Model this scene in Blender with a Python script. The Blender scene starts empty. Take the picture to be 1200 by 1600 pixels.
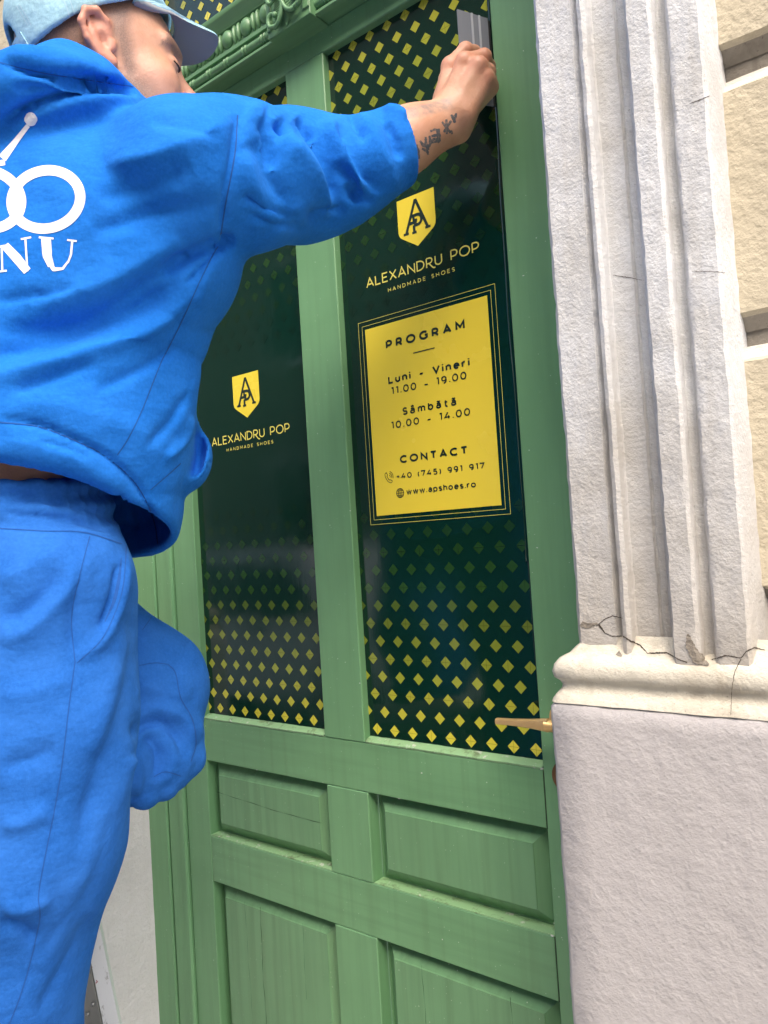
import bpy, math, random
import numpy as np
from mathutils import Matrix, Vector
from mathutils.bvhtree import BVHTree

random.seed(7)
rng = np.random.RandomState(7)
scn = bpy.context.scene
COL = scn.collection
rad = math.radians

# ------------------------------------------------------------------ camera, sky, sun, exposure
CAM = np.array([0.85910, -1.03192, 1.34623])
ROT = np.array([[0.7818787, 0.6202212, -0.0631767], [-0.0716243, -0.0113007, -0.9973677], [-0.6193026, 0.7843455, 0.0355871]])          # rows: right, down, forward
FPX = 1200.0                    # focal length in pixels of the 1200 x 1600 photograph
cd = bpy.data.cameras.new('camera')
cam = bpy.data.objects.new('camera', cd)
COL.objects.link(cam)
cd.sensor_fit = 'VERTICAL'
cd.sensor_height = 24.0
cd.lens = 24.0 * FPX / 1600.0
cd.clip_start = 0.02
cd.clip_end = 500.0
_r = Matrix([ROT[0], -ROT[1], -ROT[2]]).transposed().to_4x4()
cam.matrix_world = Matrix.Translation(CAM) @ _r
scn.camera = cam

SUN_EL, SUN_AZ = rad(50), rad(138)        # overcast daylight from the street side
w = bpy.data.worlds.new('World')
scn.world = w
w.use_nodes = True
wn = w.node_tree
bgn = wn.nodes['Background']
sky = wn.nodes.new('ShaderNodeTexSky')
sky.sky_type = 'NISHITA'
sky.sun_disc = False
sky.sun_elevation = SUN_EL
sky.sun_rotation = SUN_AZ
sky.air_density = 1.0
sky.dust_density = 6.0
sky.ozone_density = 0.6
wn.links.new(sky.outputs[0], bgn.inputs[0])
bgn.inputs[1].default_value = 0.15
sl = bpy.data.lights.new('sun', 'SUN')
sl.energy = 0.9
sl.angle = rad(60)
sl.color = (1.0, 0.985, 0.965)
sun = bpy.data.objects.new('sun', sl)
COL.objects.link(sun)
_d = Vector((math.sin(SUN_AZ) * math.cos(SUN_EL), math.cos(SUN_AZ) * math.cos(SUN_EL), math.sin(SUN_EL)))
sun.rotation_euler = _d.to_track_quat('Z', 'Y').to_euler()
scn.view_settings.view_transform = 'Standard'
scn.view_settings.look = 'None'
scn.view_settings.gamma = 1.0
scn.view_settings.use_curve_mapping = False
scn.view_settings.exposure = 1.5


# ------------------------------------------------------------------ geometry helpers
def ray(px, py):
    return ROT.T @ np.array([(px - 600) / FPX, (py - 800) / FPX, 1.0])


def P(px, py, depth):            # a point of the room from where it is seen and how far it is
    return CAM + depth * ray(px, py)


def PY(px, py, y):               # the point seen there on the vertical plane at distance y
    d = ray(px, py)
    return CAM + d * ((y - CAM[1]) / d[1])


def project(V):
    c = (V - CAM) @ ROT.T
    z = np.maximum(c[:, 2], 1e-3)
    return np.c_[600 + FPX * c[:, 0] / z, 800 + FPX * c[:, 1] / z], c[:, 2]


def link(name, me, mats=None, parent=None):
    o = bpy.data.objects.new(name, me)
    COL.objects.link(o)
    if mats is not None:
        for m in (mats if isinstance(mats, (list, tuple)) else [mats]):
            if m.name not in me.materials:
                me.materials.append(m)
    if parent is not None:
        o.parent = parent
    return o


def tag(o, label=None, cat=None, group=None, kind=None):
    if label: o['label'] = label
    if cat: o['category'] = cat
    if group: o['group'] = group
    if kind: o['kind'] = kind
    return o


def empty(name, loc, label, cat, group=None):
    o = bpy.data.objects.new(name, None)
    o.empty_display_size = 0.1
    COL.objects.link(o)
    o.location = loc
    return tag(o, label, cat, group)


def origin(root):
    p = np.zeros(3)
    o = root
    while o is not None:
        p += np.array(o.location)
        o = o.parent
    return p


class MB:
    """collects vertices and faces in scene coordinates, then links one mesh object"""
    def __init__(s):
        s.v, s.f, s.mi = [], [], []

    def add(s, verts, faces, mi=0):
        n = len(s.v)
        s.v += [tuple(map(float, q)) for q in verts]
        s.f += [tuple(n + i for i in f) for f in faces]
        s.mi += [mi] * len(faces)
        return s

    def box(s, x0, x1, y0, y1, z0, z1, mi=0, b=0.0):
        if b <= 0:
            v = [(x, y, z) for x in (x0, x1) for y in (y0, y1) for z in (z0, z1)]
            return s.add(v, [(0, 1, 3, 2), (4, 6, 7, 5), (0, 4, 5, 1), (2, 3, 7, 6), (0, 2, 6, 4), (1, 5, 7, 3)], mi)
        v = []
        for x, sx in ((x0, 1), (x1, -1)):
            for y, sy in ((y0, 1), (y1, -1)):
                for z, sz in ((z0, 1), (z1, -1)):
                    v += [(x, y + sy * b, z + sz * b), (x + sx * b, y, z + sz * b), (x + sx * b, y + sy * b, z)]
        import itertools
        idx = {}
        k = 0
        for a in (0, 1):
            for c in (0, 1):
                for d in (0, 1):
                    for e in range(3):
                        idx[(a, c, d, e)] = k
                        k += 1
        F = []
        g = lambda a, c, d, e: idx[(a, c, d, e)]
        for a in (0, 1):
            F.append([g(a, 0, 0, 0), g(a, 0, 1, 0), g(a, 1, 1, 0), g(a, 1, 0, 0)])
            F.append([g(0, a, 0, 1), g(0, a, 1, 1), g(1, a, 1, 1), g(1, a, 0, 1)])
            F.append([g(0, 0, a, 2), g(0, 1, a, 2), g(1, 1, a, 2), g(1, 0, a, 2)])
        for a in (0, 1):
            for c in (0, 1):
                F.append([g(a, c, 0, 0), g(a, c, 1, 0), g(a, c, 1, 1), g(a, c, 0, 1)])
                F.append([g(a, 0, c, 0), g(a, 1, c, 0), g(a, 1, c, 2), g(a, 0, c, 2)])
                F.append([g(0, a, c, 1), g(1, a, c, 1), g(1, a, c, 2), g(0, a, c, 2)])
                for d in (0, 1):
                    F.append([g(a, c, d, 0), g(a, c, d, 1), g(a, c, d, 2)])
        return s.add(v, F, mi)

    def tube(s, pts, r, n=8, mi=0, cap=True):
        pts = [np.array(p, float) for p in pts]
        R = r if hasattr(r, '__len__') else [r] * len(pts)
        V, F = [], []
        prev = None
        for i, p in enumerate(pts):
            t = pts[min(i + 1, len(pts) - 1)] - pts[max(i - 1, 0)]
            t /= np.linalg.norm(t) + 1e-12
            if prev is None:
                a = np.array([0, 0, 1.0]) if abs(t[2]) < .9 else np.array([1.0, 0, 0])
            else:
                a = prev
            u = a - t * (a @ t)
            u /= np.linalg.norm(u)
            prev = u
            vv = np.cross(t, u)
            for k in range(n):
                an = 2 * math.pi * k / n
                V.append(p + R[i] * (u * math.cos(an) + vv * math.sin(an)))
        for i in range(len(pts) - 1):
            for k in range(n):
                F.append((i * n + k, i * n + (k + 1) % n, (i + 1) * n + (k + 1) % n, (i + 1) * n + k))
        if cap:
            F.append(tuple(range(n))[::-1])
            F.append(tuple((len(pts) - 1) * n + k for k in range(n)))
        return s.add(V, F, mi)

    def ellipsoid(s, c, r, nu=14, nv=8, mi=0):
        V, F = [], []
        for j in range(nv + 1):
            th = math.pi * j / nv
            for i in range(nu):
                ph = 2 * math.pi * i / nu
                V.append((c[0] + r[0] * math.sin(th) * math.cos(ph), c[1] + r[1] * math.sin(th) * math.sin(ph), c[2] + r[2] * math.cos(th)))
        for j in range(nv):
            for i in range(nu):
                F.append((j * nu + i, (j + 1) * nu + i, (j + 1) * nu + (i + 1) % nu, j * nu + (i + 1) % nu))
        return s.add(V, F, mi)

    def build(s, name, mats, parent=None, smooth=False, fix=True):
        me = bpy.data.meshes.new(name)
        off = origin(parent) if parent is not None else np.zeros(3)
        me.from_pydata([tuple(np.array(q) - off) for q in s.v], [], s.f)
        o = link(name, me, None, parent)
        for m in (mats if isinstance(mats, (list, tuple)) else [mats]):
            me.materials.append(m)
        if any(s.mi):
            me.polygons.foreach_set('material_index', s.mi)
        if fix:
            import bmesh
            bm = bmesh.new()
            bm.from_mesh(me)
            bmesh.ops.recalc_face_normals(bm, faces=bm.faces)
            bm.to_mesh(me)
            bm.free()
        if smooth:
            me.polygons.foreach_set('use_smooth', [True] * len(me.polygons))
            if smooth != True:
                me.set_sharp_from_angle(angle=rad(smooth))
        me.update()
        return o


# ------------------------------------------------------------------ materials
def mat(name, base, rough=0.6, **k):
    m = bpy.data.materials.new(name)
    m.use_nodes = True
    b = m.node_tree.nodes['Principled BSDF']
    b.inputs['Base Color'].default_value = (*base, 1)
    b.inputs['Roughness'].default_value = rough
    for key, val in k.items():
        b.inputs[key.replace('_', ' ')].default_value = val
    return m


class NT:
    def __init__(s, m):
        s.t = m.node_tree
        s.b = s.t.nodes['Principled BSDF']
        s.tc = s.t.nodes.new('ShaderNodeTexCoord')

    def n(s, typ, **ins):
        nd = s.t.nodes.new(typ)
        for k, v in ins.items():
            nd.inputs[k.replace('_', ' ')].default_value = v
        return nd

    def l(s, a, b):
        s.t.links.new(a, b)

    def coord(s, scale=(1, 1, 1), loc=(0, 0, 0)):
        mp = s.t.nodes.new('ShaderNodeMapping')
        mp.inputs['Scale'].default_value = scale
        mp.inputs['Location'].default_value = loc
        s.l(s.tc.outputs['Object'], mp.inputs['Vector'])
        return mp.outputs[0]

    def noise(s, scale, detail=4, rough=.55, vec=None, out='Fac'):
        nd = s.n('ShaderNodeTexNoise', Scale=scale, Detail=detail, Roughness=rough)
        s.l(vec if vec is not None else s.tc.outputs['Object'], nd.inputs['Vector'])
        return nd.outputs[out]

    def ramp(s, fac, stops):
        r = s.t.nodes.new('ShaderNodeValToRGB')
        e = r.color_ramp.elements
        while len(e) < len(stops): e.new(.5)
        for q, (p, c) in zip(e, stops):
            q.position = p
            q.color = (*c, 1) if hasattr(c, '__len__') else (c, c, c, 1)
        s.l(fac, r.inputs[0])
        return r.outputs[0]

    def mix(s, fac, a, b, mode='MIX'):
        m = s.t.nodes.new('ShaderNodeMix')
        m.data_type = 'RGBA'
        m.blend_type = mode
        for sock, v in ((m.inputs[0], fac), (m.inputs[6], a), (m.inputs[7], b)):
            if hasattr(v, 'is_output'): s.l(v, sock)
            elif hasattr(v, '__len__'): sock.default_value = (*v, 1)
            else: sock.default_value = v
        return m.outputs[2]

    def math(s, op, a, b=0.0):
        m = s.t.nodes.new('ShaderNodeMath')
        m.operation = op
        for sock, v in ((m.inputs[0], a), (m.inputs[1], b)):
            if hasattr(v, 'is_output'): s.l(v, sock)
            else: sock.default_value = v
        return m.outputs[0]

    def bump(s, h, strength, dist, prev=None):
        b = s.n('ShaderNodeBump', Strength=strength, Distance=dist)
        s.l(h, b.inputs['Height'])
        if prev is not None: s.l(prev, b.inputs['Normal'])
        return b.outputs[0]

    def col(s, c): s.l(c, s.b.inputs['Base Color'])
    def rgh(s, c): s.l(c, s.b.inputs['Roughness'])
    def nor(s, c): s.l(c, s.b.inputs['Normal'])


def paint(name, base, axis='z', dust=True, streak=.0):
    """old brushed gloss paint on wood; grain along an axis, light dust specks, rain streaks"""
    m = mat(name, base, .42)
    t = NT(m)
    sc = {'z': (60, 60, 3), 'x': (3, 60, 60)}[axis]
    g = t.noise(1.0, 5, .6, t.coord(sc))
    big = t.noise(5.0, 4)
    dk = tuple(c * .90 for c in base)
    lt = (min(1, base[0] * 1.10), base[1] * 1.06, min(1, base[2] * 1.10))
    c = t.mix(t.ramp(big, [(.3, 0.0), (.7, 1.0)]), dk, lt)
    c = t.mix(t.math('MULTIPLY', t.ramp(g, [(.38, 1.0), (.55, 0.0)]), .30), c, tuple(q * .72 for q in base))
    if streak > 0:
        st = t.noise(1.0, 3, .5, t.coord((75, 75, 2.2), (3, 1, 7)))
        c = t.mix(t.math('MULTIPLY', t.ramp(st, [(.5, 0.0), (.68, 1.0)]), streak), c, (base[0] * .62, base[1] * .55, base[2] * .5))
    if dust:
        for sc_, th, sd in ((55., .055, 3.), (120., .075, 9.)):
            vo = t.n('ShaderNodeTexVoronoi', Scale=sc_)
            t.l(t.coord((1, 1, 1), (sd, sd, sd)), vo.inputs['Vector'])
            spot = t.math('LESS_THAN', vo.outputs['Distance'], th)
            sep = t.n('ShaderNodeSeparateColor')
            t.l(vo.outputs['Color'], sep.inputs[0])
            spot = t.math('MULTIPLY', spot, t.math('GREATER_THAN', sep.outputs[0], .72))
            c = t.mix(t.math('MULTIPLY', spot, .75), c, (.5, .6, .48))
    t.col(c)
    t.rgh(t.ramp(big, [(.3, .34), (.7, .52)]))
    nb = t.bump(g, .35, .0015)
    nb = t.bump(t.noise(9, 3), .25, .004, nb)
    t.nor(nb)
    return m


GREEN = (.138, .310, .145)
M_gz = paint('green paint vertical grain', GREEN, 'z')
M_gx = paint('green paint horizontal grain', GREEN, 'x', streak=.22)
M_gp = paint('green paint weathered panels', (.136, .295, .142), 'z', streak=.28)
M_go = paint('green paint on mouldings', (.120, .262, .122), 'x', dust=False)
M_edge = paint('green paint worn ledge', (.25, .44, .22), 'x')
def _ledge():
    t = NT(M_edge)
    c = t.mix(t.ramp(t.noise(38, 5, .7), [(.54, 0.0), (.66, .8)]), (.25, .44, .22), (.10, .13, .06))
    t.col(t.mix(t.ramp(t.noise(60, 4, .7, t.coord((1, 1, 1), (4, 2, 1))), [(.60, 0.0), (.66, 1.0)]), c, (.5, .55, .46)))
_ledge()
M_gap = mat('dark joint', (.012, .018, .012), .9)
M_pcrack = mat('crack in green paint', (.028, .06, .03), .9)


def film_mat(name, base, ro=.07):
    m = mat(name, base, ro, IOR=1.5)
    t = NT(m)
    n1 = t.noise(4.5, 3, .5)
    nb = t.bump(n1, .10, .01)
    nb = t.bump(t.noise(60, 4, .6, t.coord((1, 1, .25))), .05, .0015, nb)
    t.nor(nb)
    t.rgh(t.ramp(t.noise(7, 4), [(.35, ro * .7), (.7, ro * 2.2)]))
    return m


M_film = film_mat('dark green printed window film', (.0028, .024, .015))
M_yel = film_mat('yellow print', (.80, .63, .055), .16)
M_yline = film_mat('pale yellow print', (.72, .62, .13), .2)
M_ink = film_mat('dark green ink', (.006, .022, .016), .25)
M_dia = film_mat('printed diamonds', (.4, .4, .05), .08)
def _dia():
    t = NT(M_dia)
    a = t.t.nodes.new('ShaderNodeAttribute')
    a.attribute_name = 'ink'
    t.col(a.outputs['Color'])
_dia()
M_glass = mat('window glass', (.02, .025, .022), .03)
M_brass = mat('brass handle', (.70, .46, .20), .42, Metallic=.55)
M_bronze = mat('brown metal', (.16, .08, .035), .4, Metallic=.7)


def stucco(name, base, dirt, amount, bscale=150., bstr=.6, bdist=.003, grime=None):
    m = mat(name, base, .88)
    t = NT(m)
    d = t.noise(6, 6, .65)
    c = t.mix(t.math('MULTIPLY', t.ramp(d, [(.45, 0.0), (.72, 1.0)]), amount), base, dirt)
    sp = t.noise(330, 2, .5)
    c = t.mix(t.math('MULTIPLY', t.ramp(sp, [(.66, 0.0), (.72, 1.0)]), .42), c, tuple(q * .55 for q in dirt))
    st = t.noise(1.0, 4, .6, t.coord((38, 38, 2.0)))
    c = t.mix(t.math('MULTIPLY', t.ramp(st, [(.52, 0.0), (.75, 1.0)]), amount * .7), c, dirt)
    if grime:                                  # splashed dirt low on the wall, with its own ragged edge
        z0, z1, gc = grime
        sx = t.n('ShaderNodeSeparateXYZ')
        t.l(t.tc.outputs['Object'], sx.inputs[0])
        h = t.math('ADD', sx.outputs[2], t.math('MULTIPLY', t.math('SUBTRACT', t.noise(14, 5, .7), .5), .16))
        mr = t.n('ShaderNodeMapRange', From_Min=z0, From_Max=z1, To_Min=1.0, To_Max=0.0)
        t.l(h, mr.inputs[0])
        c = t.mix(t.math('MULTIPLY', mr.outputs[0], .75), c, gc)
    t.col(c)
    n1 = t.noise(bscale, 4, .62)
    n2 = t.noise(bscale * .28, 3, .5, t.coord((1, 1, 1.0), (2, 5, 1)))
    nb = t.bump(n2, bstr * .7, bdist * 1.8)
    nb = t.bump(n1, bstr, bdist, nb)
    t.nor(nb)
    return m


M_white = stucco('white rough stucco', (.61, .625, .64), (.40, .38, .34), .68, 270, .6, .0021, (1.17, 1.50, (.35, .305, .24)))
M_lilac_lit = stucco('lightened lilac plinth stucco', (.72, .70, .71), (.60, .57, .57), .4, 110, .8, .003)  # lighter copy of the plinth stucco; brightness of the left reveal put into colour
M_cap = stucco('cream weathered moulding', (.60, .565, .47), (.30, .235, .155), .9, 150, .6, .0025)
M_lilac = stucco('lilac plinth stucco', (.465, .445, .44), (.40, .38, .37), .45, 165, .7, .0019)
M_yblock = stucco('cream yellow stucco', (.52, .465, .35), (.43, .38, .28), .5, 120, .8, .0030)
M_joint = stucco('dirty wall joint', (.33, .30, .255), (.09, .075, .06), 1.0, 120, .7, .003)
M_chalk = stucco('pale joint plaster', (.68, .65, .59), (.40, .36, .30), .7, 120, .7, .003)
M_crack_shade = mat('crack shade in plaster', (.06, .048, .038), .95)  # dark colour carries the shade inside the cracks
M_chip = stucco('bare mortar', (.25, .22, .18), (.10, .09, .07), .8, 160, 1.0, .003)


# ------------------------------------------------------------------ ground, street, house over the street
M_pave = stucco('grey pavement', (.42, .40, .38), (.2, .19, .18), .6, 60, .4, .003)
M_road = stucco('asphalt', (.055, .055, .057), (.04, .04, .04), .5, 90, .5, .004)
tag(MB().box(-40, 40, -2.4, .6, -.3, 0).build('pavement', M_pave), kind='structure')
tag(MB().box(-40, 40, -6.4, -2.402, -.3, -.13).build('road', M_road), kind='structure')
tag(MB().box(-40, 40, -9, -6.402, -.3, 0).build('far_pavement', M_pave), kind='structure')
tag(MB().box(-200, 200, -200, 200, -.6, -.31).build('ground', M_pave), kind='structure')

hroot = empty('townhouse', (0, -8, 0), 'pale rendered townhouse across the street, seen only as a reflection in the door glass', 'house')
M_h1 = stucco('townhouse render', (.26, .235, .19), (.19, .17, .14), .4, 20, .2, .003)
M_roof = mat('roof tiles', (.16, .07, .045), .8)
M_frame = mat('white window frame', (.7, .7, .68), .5)
MB().box(-16, 16, -15, -8, 0, 9.2).build('wall', M_h1, hroot)
MB().add([(-16.3, -7.7, 9.2), (16.3, -7.7, 9.2), (16.3, -11.5, 11.6), (-16.3, -11.5, 11.6), (16.3, -15.3, 9.2), (-16.3, -15.3, 9.2)],
         [(0, 1, 2, 3), (3, 2, 4, 5), (0, 3, 5), (1, 4, 2)]).build('roof', M_roof, hroot)
for i in range(10):
    for j in range(2):
        x = -14.4 + i * 3.2
        z = 1.0 + j * 3.3
        f = MB().box(x - .6, x + .6, -7.998, -7.9, z, z + 1.8).build('window', M_frame, hroot)
        MB().box(x - .5, x + .5, -7.899, -7.88, z + .1, z + 1.7).build('pane', M_glass, f)


car = empty('added_car', (-4.0, -3.9, -.13), 'white hatchback added out of view to put a pale reflection in the door glass', 'car')  # added car, never in view; gives the glass a pale patch to reflect
M_cw = mat('white car paint', (.78, .79, .80), .25)
M_tyre = mat('black rubber', (.02, .02, .02), .8)
M_rim = mat('alloy rim', (.45, .45, .46), .35, Metallic=.8)
M_lampg = mat('headlamp glass', (.6, .62, .65), .1)
side = [(-1.95, .30), (-1.98, .62), (-1.85, .86), (-1.55, .92), (-.95, 1.38), (-.60, 1.46), (.50, 1.46), (.75, 1.40), (1.25, .98), (1.85, .84), (1.97, .62), (1.95, .30)]
V = []
for y, k in ((-.84, .92), (-.80, 1.0), (.80, 1.0), (.84, .92)):
    V += [(-4.0 + x * (1 - .03 * (1 - k) / .08), -3.9 + y - (.10 * np.sign(y) if z > 1.2 else 0), -.13 + .30 + (z - .30) * k) for x, z in side]
n_ = len(side)
F = [(r * n_ + i, r * n_ + (i + 1) % n_, r * n_ + n_ + (i + 1) % n_, r * n_ + n_ + i) for r in range(3) for i in range(n_)] + [tuple(range(n_)), tuple(3 * n_ + i for i in range(n_))]
MB().add(V, F).build('body', M_cw, car, smooth=35)
for y in (-.862, .862):
    for x0, x1, x2, x3 in ((-1.30, -.92, -.12, -.10), (-.04, -.02, .62, .98)):
        yt = y - .085 * np.sign(y)
        MB().add([(-4 + x0, -3.9 + y, .82), (-4 + x3, -3.9 + y, .82), (-4 + x2, -3.9 + yt, 1.22), (-4 + x1, -3.9 + yt, 1.22)], [(0, 1, 2, 3)]).build('side_window', M_glass, car)
    MB().box(-4 + .20, -4 + .38, -3.9 + y - .012, -3.9 + y + .012, .70, .725).build('door_handle', M_tyre, car)
    for x in (-1.2, 1.25):
        wq = MB().tube([(-4 + x, -3.9 + y - .10, .19), (-4 + x, -3.9 + y + .02 * np.sign(y), .19)], .31, 24).build('tyre', M_tyre, car, smooth=40)
        MB().tube([(-4 + x, -3.9 + y + .005 * np.sign(y), .19), (-4 + x, -3.9 + y + .03 * np.sign(y), .19)], .19, 20).build('rim', M_rim, wq, smooth=40)
for y in (-.62, .62):
    MB().ellipsoid((-4 + 1.90, -3.9 + y, .60), (.08, .17, .09)).build('headlight', M_lampg, car, smooth=True)

# ------------------------------------------------------------------ house front: reveals, plinth, pilaster, blocks
OX0, OX1, YF = -.69, .473, -.20            # door opening and wall face
wall = empty('house_wall', (.47, -.2, 0), 'white moulded door surround over a lilac plinth, with cream block wall beside the green door', 'wall')


def rough_grid(mb, rows, closed=False, amp=.0012, mi=0):
    """rows of points -> quads, nudged so that edges are not ruler-straight"""
    V = np.array(rows, float)
    n, m = V.shape[:2]
    ph = rng.rand(6) * 6.28
    q = V.reshape(-1, 3)
    dn = np.zeros_like(q)
    for k, fr in enumerate((11., 37., 83., 190., 290., 410.)):
        a = amp * (.30, .20, .25, .22, .25, .25)[k]
        dn[:, 0] += a * np.sin(fr * q[:, 2] + ph[k] + 3 * q[:, 1] * fr * .3)
        dn[:, 1] += a * np.sin(fr * q[:, 2] * 1.1 + fr * q[:, 0] * .8 + ph[k] * 2)
        dn[:, 2] += a * .7 * np.sin(fr * q[:, 0] + ph[k] * 3)
    q = q + dn
    F = [(i * m + j, (i + 1) * m + j, (i + 1) * m + j + 1, i * m + j + 1) for i in range(n - 1) for j in range(m - 1)]
    return mb.add(q, F, mi)


def densify(prof, step):
    out = [np.array(prof[0], float)]
    for a, b in zip(prof[:-1], prof[1:]):
        a, b = np.array(a, float), np.array(b, float)
        k = max(1, int(np.ceil(np.linalg.norm(b - a) / step)))
        out += [a + (b - a) * i / k for i in range(1, k + 1)]
    return out


# door surround: a moulded profile (x, y) drawn up the wall
prof = [(.473, -.012), (.473, -.193), (.479, -.200), (.521, -.2005), (.5255, -.1935), (.527, -.1935), (.5285, -.199), (.5315, -.2070), (.536, -.2090), (.5405, -.2065), (.542, -.1960),
        (.5435, -.1945), (.568, -.1945), (.5695, -.1915), (.5715, -.1915), (.573, -.1950), (.579, -.1925), (.583, -.1960), (.5865, -.2060), (.5885, -.2150), (.5905, -.2180),
        (.6125, -.2185), (.6160, -.2160), (.6175, -.2070), (.6220, -.2050), (.626, -.2050), (.6285, -.2080), (.6300, -.2145), (.633, -.2165), (.661, -.2165), (.664, -.2130), (.6665, -.19), (.668, -.150)]
pr = densify(prof, .005)
zs = np.arange(1.190, 2.95, .012)
mb = MB()
rough_grid(mb, [[(x, y, z) for x, y in pr] for z in zs], amp=.0011)
surround = mb.build('door_surround', M_white, wall, smooth=32)
# the other side of the opening, mostly behind the man
mb = MB()
prl = densify([(-.69, -.012), (-.69, -.192), (-.697, -.200), (-.735, -.2005), (-.742, -.207), (-.750, -.20), (-.765, -.20), (-.769, -.15)], .01)
rough_grid(mb, [[(x, y, z) for x, y in prl] for z in zs], amp=.0011)
mb.build('door_surround', M_white, wall, smooth=50)
MB().box(-.9, .9, -.19, -.012, 2.95, 3.3).build('lintel', M_white, wall)

# plinth and its cap: outward offset/height profiles swept round the corner of the opening
capp = [(-.004, 1.222), (.000, 1.212), (.008, 1.203), (.017, 1.198), (.0225, 1.191), (.0240, 1.183), (.0225, 1.176), (.018, 1.172), (.0165, 1.1675), (.0175, 1.163), (.0220, 1.157), (.0245, 1.1525), (.0258, 1.1485)]
plp = [(.0200, 1.156), (.0235, 1.1485), (.0275, 1.143), (.0270, .9), (.0270, .5), (.0270, 0)]


def sweep(profile, side, xfar, step, amp, zstep):
    """front wall run, the corner at the opening, then back along the reveal"""
    pp = densify(profile, zstep)
    xc = OX1 if side > 0 else OX0
    xs = np.linspace(xfar, xc, max(2, int(abs(xfar - xc) / step)))
    ys = np.linspace(YF, -.012, max(2, int(.19 / step)))
    rows = []
    for x in xs[:-1]:
        rows.append([(x, YF - o, z) for o, z in pp])
    bev = .006
    for a in (0, .5, 1.0):
        rows.append([(xc - side * (o - bev * (1 - a)), YF - (o - bev * a), z) for o, z in pp])
    for y in ys[1:]:
        rows.append([(xc - side * o, y, z) for o, z in pp])
    m = MB()
    rough_grid(m, rows, amp=amp * .75)
    return m


mb = sweep(capp, 1, 1.5, .012, .0014, .006)
cap_o = mb.build('plinth_cap', M_cap, wall, smooth=60)
sweep(capp, -1, -3.0, .02, .0014, .006).build('plinth_cap', M_cap, wall, smooth=60)
mb = sweep(plp, 1, 1.5, .014, .0012, .014)
plinth_o = mb.build('plinth', M_lilac, wall, smooth=60)
sweep(plp, -1, -3.0, .03, .0012, .03).build('plinth', M_lilac_lit, wall, smooth=60)
MB().box(.472, 1.5, -.16, -.0125, 1.19, 1.205).build('plinth_bed', M_cap, wall)


# cream blocks with chamfered, dirty joints between them
def block(x0, x1, z0, z1, lside=True):
    yb, yf, c = -.150, -.166, .018
    nx = max(3, int((x1 - x0) / .02))
    nz = max(3, int((z1 - z0) / .02))
    xs_ = [x0 + .0005, x0 + .0015] + list(np.linspace(x0 + .003, x1 - c, nx)) + [x1]
    zs_ = [z0 - c * .9, z0 - .002] + list(np.linspace(z0 + .002, z1 - .002, nz)) + [z1 + .002, z1 + c * .9]
    rows = []
    for i, z in enumerate(zs_):
        y = yb if i in (0, len(zs_) - 1) else (yf + .006 if i in (1, len(zs_) - 2) else yf)
        rows.append([(x, y if 0 < k < len(xs_) - 1 else y, z) for k, x in enumerate(xs_)])
    m = MB()
    nr, nc = len(rows), len(rows[0])
    rough_grid(m, rows, amp=.0012)
    k = 0
    for i in range(nr - 1):
        for j in range(nc - 1):
            m.mi[k] = 1 if i == 0 else (2 if i == nr - 2 else 0)
            k += 1
    return m.build('block', [M_yblock, M_joint, M_chalk], wall, smooth=45)


MB().box(.655, 1.5, -.148, -.0126, 1.2051, 3.3).build('joint_bed', M_joint, wall)
MB().box(-3.0, -.766, -.135, -.0126, 1.2051, 3.3).build('joint_bed', M_joint, wall)
for z0, z1 in ((1.272, 1.510), (1.557, 1.797), (1.845, 2.086), (2.135, 2.373), (2.42, 2.66), (2.705, 2.94)):
    for x0, x1 in ((.6610, .97), (.985, 1.5)):
        block(x0, x1, z0, z1)
    block(-1.6, -.7695, z0, z1)
    block(-3.0, -1.615, z0, z1)


# ------------------------------------------------------------------ door leaf
YD = -.015                                   # front of the stiles; the glass stands at y = 0
door = empty('door', (-.065, 0, 0), 'green panelled shop door with two dark green film covered panes and a brass lever', 'door')
B = .0016
XL0, XL1, XM0, XM1, XR0, XR1 = -.5285, -.4545, -.1125, -.0175, .3205, .4105
ZT1, ZT0 = 2.263, 2.2215
MB().box(XL0, XL1, YD, .03, .02, ZT1, b=B).build('stile', M_gz, door)
MB().box(XR0, XR1, YD, .03, .02, ZT1, b=B).build('stile', M_gz, door)
MB().box(XM0, XM1, YD - .0006, .03, .9975, ZT0, b=B).build('muntin', M_gz, door)
for z0, z1 in ((.7575, .9115), (.17, .6640)):
    MB().box(XM0 - .0025, XM1 - .001, YD - .0004, .03, z0 - .0003, z1 + .0003, b=B).build('muntin', M_gz, door)
for z0, z1 in ((ZT0, ZT1), (.9118, .9972), (.6645, .7570), (.02, .1695)):
    MB().box(XL1 + .0002, XR0 - .0002, YD + .0004, .03, z0, z1, b=B).build('rail', M_gx, door)


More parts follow.
